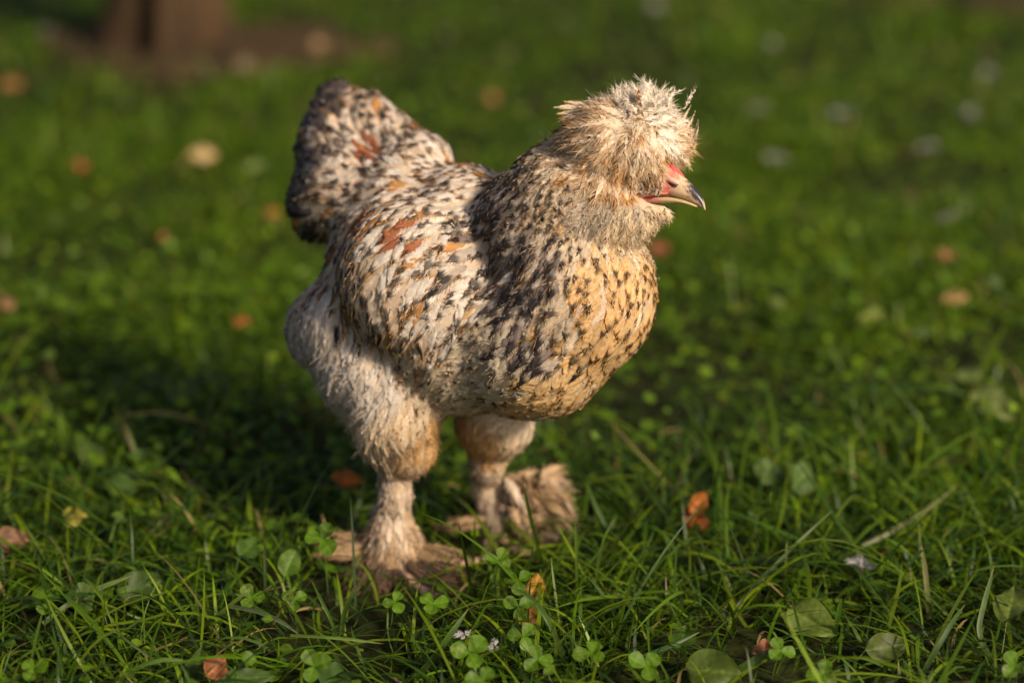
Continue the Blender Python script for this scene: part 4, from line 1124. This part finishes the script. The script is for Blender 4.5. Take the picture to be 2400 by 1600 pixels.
G_B = "broad weed leaves in the lawn"
bl = [
 (290, 1205, .034, .014, (.25, .8, -.35), (-.2, -.85, .6), "pale upright oval leaf with a bright midrib, left of the hen's near foot", .035, (.13, .20, .05)),
 (460, 1545, .040, .011, (.1, .9, .3), (0, -.8, .6), "dull green tongue-shaped leaf at the bottom edge beside the curled brown leaf, left foreground", .025, (.07, .11, .03)),
 (580, 1572, .046, .010, (1, .15, 0), (0, -.75, .7), "long crinkled leaf lying sideways at the bottom edge, left of centre", .022, (.07, .12, .035)),
 (1675, 1555, .046, .021, (1, -.3, 0), (-.1, -.8, .6), "large round leaf cut by the bottom edge, right of centre", .026, (.10, .14, .035)),
 (1905, 1440, .046, .020, (.7, -.5, -.2), (-.1, -.75, .7), "large pale leaf with torn yellowish side, right foreground", .03, (.15, .20, .05)),
 (2370, 1400, .050, .017, (.3, .9, .2), (-.3, -.8, .5), "broad pale leaf at the right edge, low in the photo", .035, (.14, .18, .05)),
 (1800, 1090, .036, .017, (.3, .7, .2), (-.2, -.9, .4), "rounded matt leaf left of a wider leaf, right of the far foot", .04, (.12, .17, .07)),
 (1880, 1105, .040, .018, (.5, .7, .2), (.2, -.9, .4), "wide rounded leaf beside a smaller matt leaf, right of the far foot", .04, (.10, .16, .06)),
 (1780, 1195, .032, .012, (.2, .8, -.3), (-.2, -.8, .5), "small pointed pale leaf right of the orange leaf", .03, (.13, .19, .08)),
 (345, 1060, .036, .011, (1, -.1, -.1), (0, -.7, .7), "long oval leaf lying level in the shade left of the hen", .03, (.10, .16, .06)),
 (210, 1050, .040, .014, (-.6, .6, .3), (.2, -.7, .6), "grey-green leaf leaning left in the shade, left of the long oval leaf", .035, (.10, .15, .05)),
 (285, 1125, .034, .014, (.9, -.3, -.1), (0, -.8, .6), "broad leaf just above the pale upright one, left of the hen", .03, (.09, .15, .05)),
 (430, 925, .040, .018, (.3, -.8, -.3), (0, -.7, .7), "dark rounded leaf in the hen's shadow", .03, (.09, .14, .07)),
 (1830, 715, .050, .013, (.7, -.5, -.3), (0, -.6, .8), "slanting pale weed leaf, left arm of a V, right of the breast", .03, (.20, .26, .10)),
 (2040, 740, .055, .012, (-.9, -.5, -.1), (0, -.6, .8), "slanting yellowish weed leaf, right arm of a V, right of the breast", .03, (.24, .28, .08)),
 (680, 1300, .028, .012, (.3, .5, .6), (0, -.9, .3), "upright egg-shaped leaf left of the tall round-leaved clover", .045, (.10, .17, .03)),
 (580, 1270, .028, .013, (.4, .8, .1), (0, -.8, .5), "oval green leaf two leaf-widths left of the tall round-leaved clover", .035, (.07, .13, .03)),
 (200, 1385, .034, .016, (.7, .5, .1), (-.1, -.8, .6), "wide green leaf under crossing grass blades, left foreground", .03, (.08, .13, .04)),
 (780, 1570, .034, .018, (.4, .8, 0), (0, -.7, .7), "dim round leaf low in the grass at the bottom edge, below the near foot", .02, (.055, .10, .03)),
 (2080, 1500, .040, .015, (.9, .3, 0), (0, -.8, .6), "faded leaf half buried in blades, right foreground", .022, (.10, .13, .04)),
 (330, 1360, .042, .018, (.9, .35, .1), (0, -.8, .6), "dark green leaf crossed by a long pale grass blade, left foreground", .028, (.065, .11, .03)),
 (595, 390, .050, .016, (.9, -.3, 0), (0, -.6, .8), "pale green blurred leaf lying on the lawn left of the tail", .03, (.30, .38, .16)),
 (1600, 1480, .034, .014, (.2, .9, .1), (-.2, -.8, .5), "green leaf standing right of the worn clover, bottom centre", .03, (.07, .13, .02)),
 (2160, 780, .045, .017, (.2, -.8, -.1), (0, -.6, .8), "bluish green weed leaf far right, level with the breast", .03, (.16, .23, .11)),
 (2330, 950, .055, .016, (.6, -.6, -.2), (0, -.7, .7), "long pale leaf near the right edge, level with the belly", .035, (.22, .26, .12)),
 (2275, 880, .032, .012, (.4, -.8, 0), (0, -.7, .7), "small light leaf left of the long pale one near the right edge", .035, (.22, .28, .12)),
]
for k, (px, py, L, W, d, up, lab, z, col) in enumerate(bl):
    broad_leaf(px, py, L, W, d, up, lab, 500 + k, z, col, group=G_B)

G_F = "fallen leaves on the lawn"
fl = [
 (1635, 1175, .025, .008, (.6, .5, .55), (.2, -.9, .2), "bright orange fallen leaf standing upright in the grass right of the far foot", .036, (.36, .115, .018), None),
 (1632, 1215, .026, .010, (.6, -.4, -.5), (-.2, -.9, .3), "dark red-brown leaf scrap below the bright orange leaf", .018, (.30, .075, .02), None),
 (1255, 1375, .024, .008, (.15, .5, .8), (.1, -.9, .2), "yellow and brown leaf stuck upright behind the nibbled clovers", .024, (.46, .25, .03), (.20, .07, .02)),
 (1240, 1440, .030, .008, (.1, .5, .8), (.3, -.9, .2), "rusty brown leaf below the yellow one, behind the clover stems", .014, (.24, .085, .02), None),
 (505, 1565, .022, .010, (.5, .6, .2), (0, -.8, .5), "crumpled brown leaf at the bottom edge, left foreground", .028, (.27, .10, .045), None),
 (1790, 1520, .022, .008, (.2, .8, .5), (-.3, -.9, .2), "curled brown leaf at the bottom, right of centre", .032, (.24, .10, .06), None),
 (568, 755, .034, .011, (1, .1, -.1), (0, -.7, .7), "rust-brown fallen leaf left of the hen's pale rear fluff", .035, (.36, .10, .025), None),
 (388, 556, .028, .012, (.5, .6, 0), (0, -.7, .7), "small brown leaf in the lawn left of the wing tip", .035, (.40, .15, .06), None),
 (192, 393, .034, .020, (.3, .8, 0), (0, -.7, .7), "reddish brown leaf left of the cream leaf", .035, (.42, .15, .05), None),
 (478, 363, .062, .020, (1, .1, 0), (0, -.75, .7), "large cream and tan fallen leaf left of the tail", .04, (.62, .48, .27), (.50, .24, .10)),
 (20, 715, .030, .016, (1, 0, 0), (0, -.7, .7), "pinkish tan leaf cut by the left edge", .04, (.46, .26, .15), None),
 (815, 1122, .030, .008, (1, -.1, -.1), (0, -.7, .7), "narrow orange-brown leaf in the shade left of the near hock", .03, (.45, .14, .03), None),
 (1545, 585, .040, .018, (.8, .3, 0), (0, -.7, .7), "dull red leaf behind the beard", .035, (.30, .09, .05), None),
 (1155, 232, .045, .02, (.9, .3, 0), (0, -.6, .8), "brownish leaf in the lawn above the hen's back", .035, (.34, .17, .07), None),
 (750, 106, .045, .022, (.9, .3, 0), (0, -.7, .7), "pale tan leaf lying on bare soil right of the tree foot", .05, (.36, .23, .14), None),
 (575, 152, .050, .02, (.9, -.3, 0), (0, -.7, .7), "greyish leaf on the soil edge right below the tree foot", .04, (.24, .19, .14), None),
 (28, 200, .05, .02, (.8, .3, 0), (0, -.7, .7), "tan leaf near the left edge below the dark tree foot", .04, (.36, .18, .06), None),
 (640, 498, .034, .012, (.8, .3, 0), (0, -.7, .7), "faint orange leaf right beside the lower tail", .03, (.36, .16, .03), None),
 (2240, 700, .05, .014, (1, .1, 0), (0, -.7, .7), "tan leaf far right, level with the neck base", .035, (.42, .28, .12), None),
 (30, 1265, .030, .012, (1, .3, 0), (0, -.7, .7), "dull brown leaf low at the left edge", .03, (.20, .11, .07), None),
 (2215, 600, .04, .014, (.8, .4, 0), (0, -.7, .7), "small reddish leaf far right, below the white specks", .035, (.32, .14, .06), None),
 (175, 1210, .022, .010, (.8, -.4, .2), (0, -.8, .6), "small bright yellow leaf left of the pale upright leaf", .035, (.30, .27, .05), None),
]
for k, (px, py, L, W, d, up, lab, z, col, ed) in enumerate(fl):
    broad_leaf(px, py, L, W, d, up, lab, 600 + k, z, col, name="fallen_leaf", cat="fallen leaf", mat=M_DRY, spots=(k % 2 == 0), edge=ed, curl=.15 * (-1) ** k, fold=.35, wave=.25, stem=k in (2, 9, 12), group=G_F)

# small white downy feathers caught in the lawn
G_W = "white downy feathers lying on the lawn"
wf = [
 (2020, 1322, .026, "pinkish white downy feather lying in the right foreground grass", .028),
 (1970, 268, .05, "bright white downy feather right of the crest, highest of the three near it", .03),
 (2173, 344, .045, "round white downy feather right of and below the bright one beside the crest", .03),
 (1820, 105, .05, "white downy feather right of and above the crest", .03),
 (1550, 18, .065, "large white downy feather at the top edge above the crest", .03),
 (2220, 513, .035, "white downy feather far right, level with the beard", .03),
 (1770, 262, .05, "faint grey-white downy feather just right of the crest", .025),
 (2320, 175, .05, "dim white downy feather near the upper right edge", .025),
 (2275, 270, .045, "dim downy feather between the round white one and the right edge", .025),
 (100, 75, .05, "grey downy feather left of the tree foot", .03),
 (1815, 370, .045, "dim slanting downy feather right of the beak", .025),
 (1090, 1488, .015, "tiny white feather scrap in the bottom centre grass", .03),
 (1160, 1515, .014, "thin white feather shaft lying right of the bright clover", .03),
]
for k, (px, py, L, lab, z) in enumerate(wf):
    r = np.random.default_rng(700 + k); c0 = G(px, py, z)
    rows = []
    for q in range(5):
        a = r.uniform(0, 6.28)
        rows.append((np.array([0, 0, 0.0]), (math.cos(a) * .8, math.sin(a) * .5, r.uniform(.1, .7)), L * r.uniform(.3, .55) * (1 if py > 1000 else .72), L * r.uniform(.10, .16) * (1 if py > 1000 else .72), (0, 0, -.2), (0, -.6, .8), .95, 'white_down'))
    STY['white_down'] = ((.56, .52, .50), WHITE, 0, 0, 0, .8, .1, .5, BLACK, 0)
    V, F, C, T, _ = free_feathers(rows, 720 + k)
    C = C * (.8 if py > 1000 else .50)
    o = add_obj("white_feather", make_mesh("white_feather", V, F, C, T=T), M_FEATHER, None, label=lab, category="feather", group=G_W)
    o.location = c0

# a few long grass stalks that stand out in the foreground, each a thing one can point to
G_S = "tall grass blades in the foreground"
def grass_blade(pts, w, label, seed, col=(.075, .14, .014), zs=None):
    """pts: picture points from root to tip; zs heights"""
    n = 16; p = np.array([G(x, y, z) for (x, y), z in zip(pts, zs)])
    t = np.linspace(0, 1, len(p)); tt = np.linspace(0, 1, n)
    q = np.stack([np.interp(tt, t, p[:, i]) for i in range(3)], 1)
    for _ in range(3):
        q[1:-1] = .25 * q[:-2] + .5 * q[1:-1] + .25 * q[2:]
    T = nrm(np.gradient(q, axis=0)); s = nrm(np.cross(T, FWD)); f = nrm(np.cross(s, T))
    pr = np.where(tt < .6, 1.0, 1 - ((tt - .6) / .4) ** 1.8); pr = np.maximum(pr, .04)
    V = np.concatenate([q - s * (w * pr)[:, None], q + f * (w * .35 * pr)[:, None], q + s * (w * pr)[:, None]], 1).reshape(-1, 3)
    base = q[0].copy(); V -= base
    c = np.array(col); C = np.tile(np.array([c, c * .8, c]), (n, 1)) * (1 + .1 * np.random.default_rng(seed).normal(size=(n * 3, 1)))
    tip = smooth(.86, 1, np.repeat(tt, 3))[:, None]; C = C * (1 - tip * .6) + np.array([.30, .22, .08]) * tip * .6
    o = add_obj("grass_blade", make_mesh("grass_blade", V, grid_faces(n, 3), C), M_GRASS, None, label=label, category="grass blade", group=G_S)
    o.location = base

gb = [
 ([(1278, 1340), (1262, 1290), (1240, 1200), (1224, 1120)], [.0, .03, .08, .115], .0016, "upright blade crossing in front of the far foot", (.06, .11, .012)),
 ([(1235, 1500), (1238, 1440), (1240, 1390), (1246, 1347)], [.0, .03, .055, .075], .0009, "thin straight blade crossing the yellow and brown leaf", (.055, .11, .012)),
 ([(1330, 1560), (1290, 1460), (1250, 1400), (1190, 1372)], [.0, .045, .06, .065], .0021, "thick arching blade bending left towards the nibbled clovers", (.08, .14, .03)),
 ([(960, 1600), (1010, 1550), (1060, 1480), (1098, 1425)], [.0, .02, .045, .06], .0024, "wide blade leaning right towards the near foot's dark feathers", (.075, .13, .02)),
 ([(1355, 1420), (1352, 1340), (1350, 1250), (1348, 1225)], [.0, .035, .07, .08], .0012, "upright pale blade below the far foot's dark feathers", (.10, .16, .02)),
 ([(1395, 1420), (1400, 1330), (1415, 1260), (1440, 1215)], [.0, .04, .07, .085], .0013, "bright blade leaning right beside the upright pale blade", (.085, .15, .02)),
 ([(1680, 1600), (1760, 1550), (1810, 1525), (1850, 1513)], [.01, .03, .035, .035], .0028, "broad dark blade pointing right over the large round leaf", (.05, .095, .012)),
 ([(2150, 1600), (2190, 1530), (2230, 1460), (2262, 1415)], [.0, .03, .05, .065], .0020, "stiff shining blade leaning right in the right foreground", (.07, .12, .035)),
 ([(2178, 1450), (2175, 1400), (2168, 1330), (2160, 1275)], [.0, .02, .045, .065], .0022, "straw-coloured cut blade standing in the right foreground", (.20, .19, .07)),
 ([(1955, 1510), (1960, 1460), (1968, 1425), (1972, 1400)], [.0, .03, .045, .055], .0020, "short bright cut blade beside the large pale leaf", (.08, .16, .015)),
 ([(2090, 1600), (2050, 1600), (2110, 1590), (2105, 1545)], [.0, .0, .01, .02], .0016, "pale cut stub at the bottom edge, right foreground", (.28, .27, .12)),
 ([(2020, 1280), (2100, 1240), (2180, 1190), (2245, 1135)], [.02, .03, .035, .04], .0022, "long dry blade slanting up right in the right foreground", (.16, .17, .06)),
 ([(1700, 1450), (1800, 1340), (1880, 1260), (1952, 1195)], [.0, .03, .055, .07], .0015, "long dark blade slanting up right below the wide rounded leaf", (.055, .10, .012)),
 ([(100, 1460), (180, 1400), (250, 1370), (310, 1348)], [.015, .03, .04, .045], .0022, "long pale blade slanting up right in the left foreground", (.13, .18, .04)),
 ([(430, 1500), (500, 1450), (560, 1400), (590, 1380)], [.0, .025, .045, .05], .0015, "blade slanting up right under the tall round-leaved clover", (.09, .14, .02)),
 ([(540, 1420), (600, 1430), (660, 1455), (700, 1485)], [.035, .035, .03, .02], .0018, "grey-green blade arching down right in the left foreground", (.09, .12, .05)),
 ([(62, 1600), (75, 1540), (90, 1470), (102, 1425)], [.0, .03, .055, .07], .0012, "upright thin blade in the lower left corner", (.08, .14, .015)),
 ([(430, 1600), (370, 1550), (310, 1510), (255, 1462)], [.0, .02, .035, .05], .0010, "thin dark blade leaning left at the bottom left", (.06, .10, .015)),
 ([(795, 1515), (780, 1460), (750, 1400), (730, 1358)], [.0, .03, .05, .07], .0014, "blade leaning left below the near foot's outer feathers", (.07, .13, .02)),
 ([(800, 1500), (805, 1440), (820, 1400), (845, 1375)], [.0, .03, .05, .06], .0020, "blade bending right below the near foot's outer feathers", (.09, .15, .03)),
 ([(680, 1488), (760, 1492), (830, 1498), (900, 1508)], [.03, .033, .03, .025], .0012, "level pale blade lying across the bottom left of centre", (.12, .18, .03)),
 ([(622, 1420), (622, 1360), (620, 1300), (620, 1258)], [.0, .03, .055, .075], .0011, "upright bluish blade left of the egg-shaped leaf", (.10, .13, .06)),
 ([(1420, 1580), (1500, 1540), (1580, 1510), (1640, 1480)], [.0, .02, .03, .035], .0018, "dark blade running up right from the worn clover", (.05, .10, .02)),
 ([(1300, 1440), (1340, 1405), (1380, 1395), (1395, 1400)], [.01, .03, .035, .03], .0014, "folded blade with a brown tip right of the yellow leaf", (.08, .14, .02)),
 ([(2330, 1560), (2290, 1480), (2310, 1400), (2330, 1325)], [.0, .02, .045, .07], .0022, "wide pale blade standing near the right edge", (.12, .17, .05)),
]
for k, (pts, zs, w, lab, col) in enumerate(gb):
    grass_blade(pts, w, lab, 800 + k, col, zs)

# ------------------------------------------------------------------ tree in the background
def tree():
    r = np.random.default_rng(900)
    root = bpy.data.objects.new("tree", None); COL.objects.link(root); root.location = TREE
    root['label'] = "brown tree foot with ridged bark rising from bare soil in the blurred background"
    root['category'] = "tree"
    n, hgt = 40, 26
    ang = np.linspace(0, 2 * np.pi, n, endpoint=False)
    zs = np.concatenate([np.linspace(-.03, .5, 12), np.linspace(.65, 3.4, hgt - 12)])
    V = []
    for z in zs:
        R = .070 * (1 - .10 * z) + .04 * math.exp(-max(z, 0) / .09)
        lob = 1 + (.10 + .22 * math.exp(-max(z, 0) / .12)) * np.cos(5 * ang + .6) + .07 * np.cos(9 * ang + 1 + z * .8) + .025 * r.normal(size=n)
        V.append(np.stack([R * lob * np.cos(ang) + .03 * z, R * lob * np.sin(ang), np.full(n, z)], 1))
    V = np.concatenate(V); F = []
    for i in range(len(zs) - 1):
        for j in range(n):
            F.append((i * n + j, i * n + (j + 1) % n, (i + 1) * n + (j + 1) % n, (i + 1) * n + j))
    add_obj("trunk", make_mesh("trunk", V, np.array(F)), M_BARK, root)
    limbs = []
    for k in range(7):
        a = k * .9 + r.uniform(0, .5); z0 = r.uniform(2.2, 3.3); L = r.uniform(.9, 1.5)
        p = np.stack([np.array([.03 * z0 + math.cos(a) * L * t, math.sin(a) * L * t, z0 + .8 * L * t - .15 * t * t]) for t in np.linspace(0, 1, 9)])
        Vt, Ft = tube(p, np.linspace(.045, .012, 9), 8)
        add_obj("limb", make_mesh("limb", Vt, Ft), M_BARK, root); limbs.append(p)
    Vs, Fs, Cs, off = [], [], [], 0
    Vl, Fl, s, v = leaf_grid(1, .35, 3, 4, ovate, .2, 0, 0, r)
    for p in limbs:
        for q in range(130):
            c = p[r.integers(3, 9)] + r.normal(size=3) * np.array([.28, .28, .22]); L = r.uniform(.05, .09)
            d = r.normal(size=3); up = r.normal(size=3) + np.array([0, 0, 1.5])
            Vs.append(orient(Vl * L, c, d, up)); Fs.append(Fl + off); off += len(Vl)
            Cs.append(np.tile(np.array([.06, .10, .012]) * (1 + .25 * r.normal()), (len(Vl), 1)))
    add_obj("crown", make_mesh("crown", np.concatenate(Vs), np.concatenate(Fs), np.clip(np.concatenate(Cs), .01, .3)), M_LEAF, root)
tree()

print("tris", sum(len(o.data.loop_triangles) or sum(len(p.vertices) - 2 for p in o.data.polygons) for o in bpy.data.objects if o.type == 'MESH' and len(o.data.polygons) < 5000) , "small;", sum(len(o.data.polygons) for o in bpy.data.objects if o.type == 'MESH'), "faces")
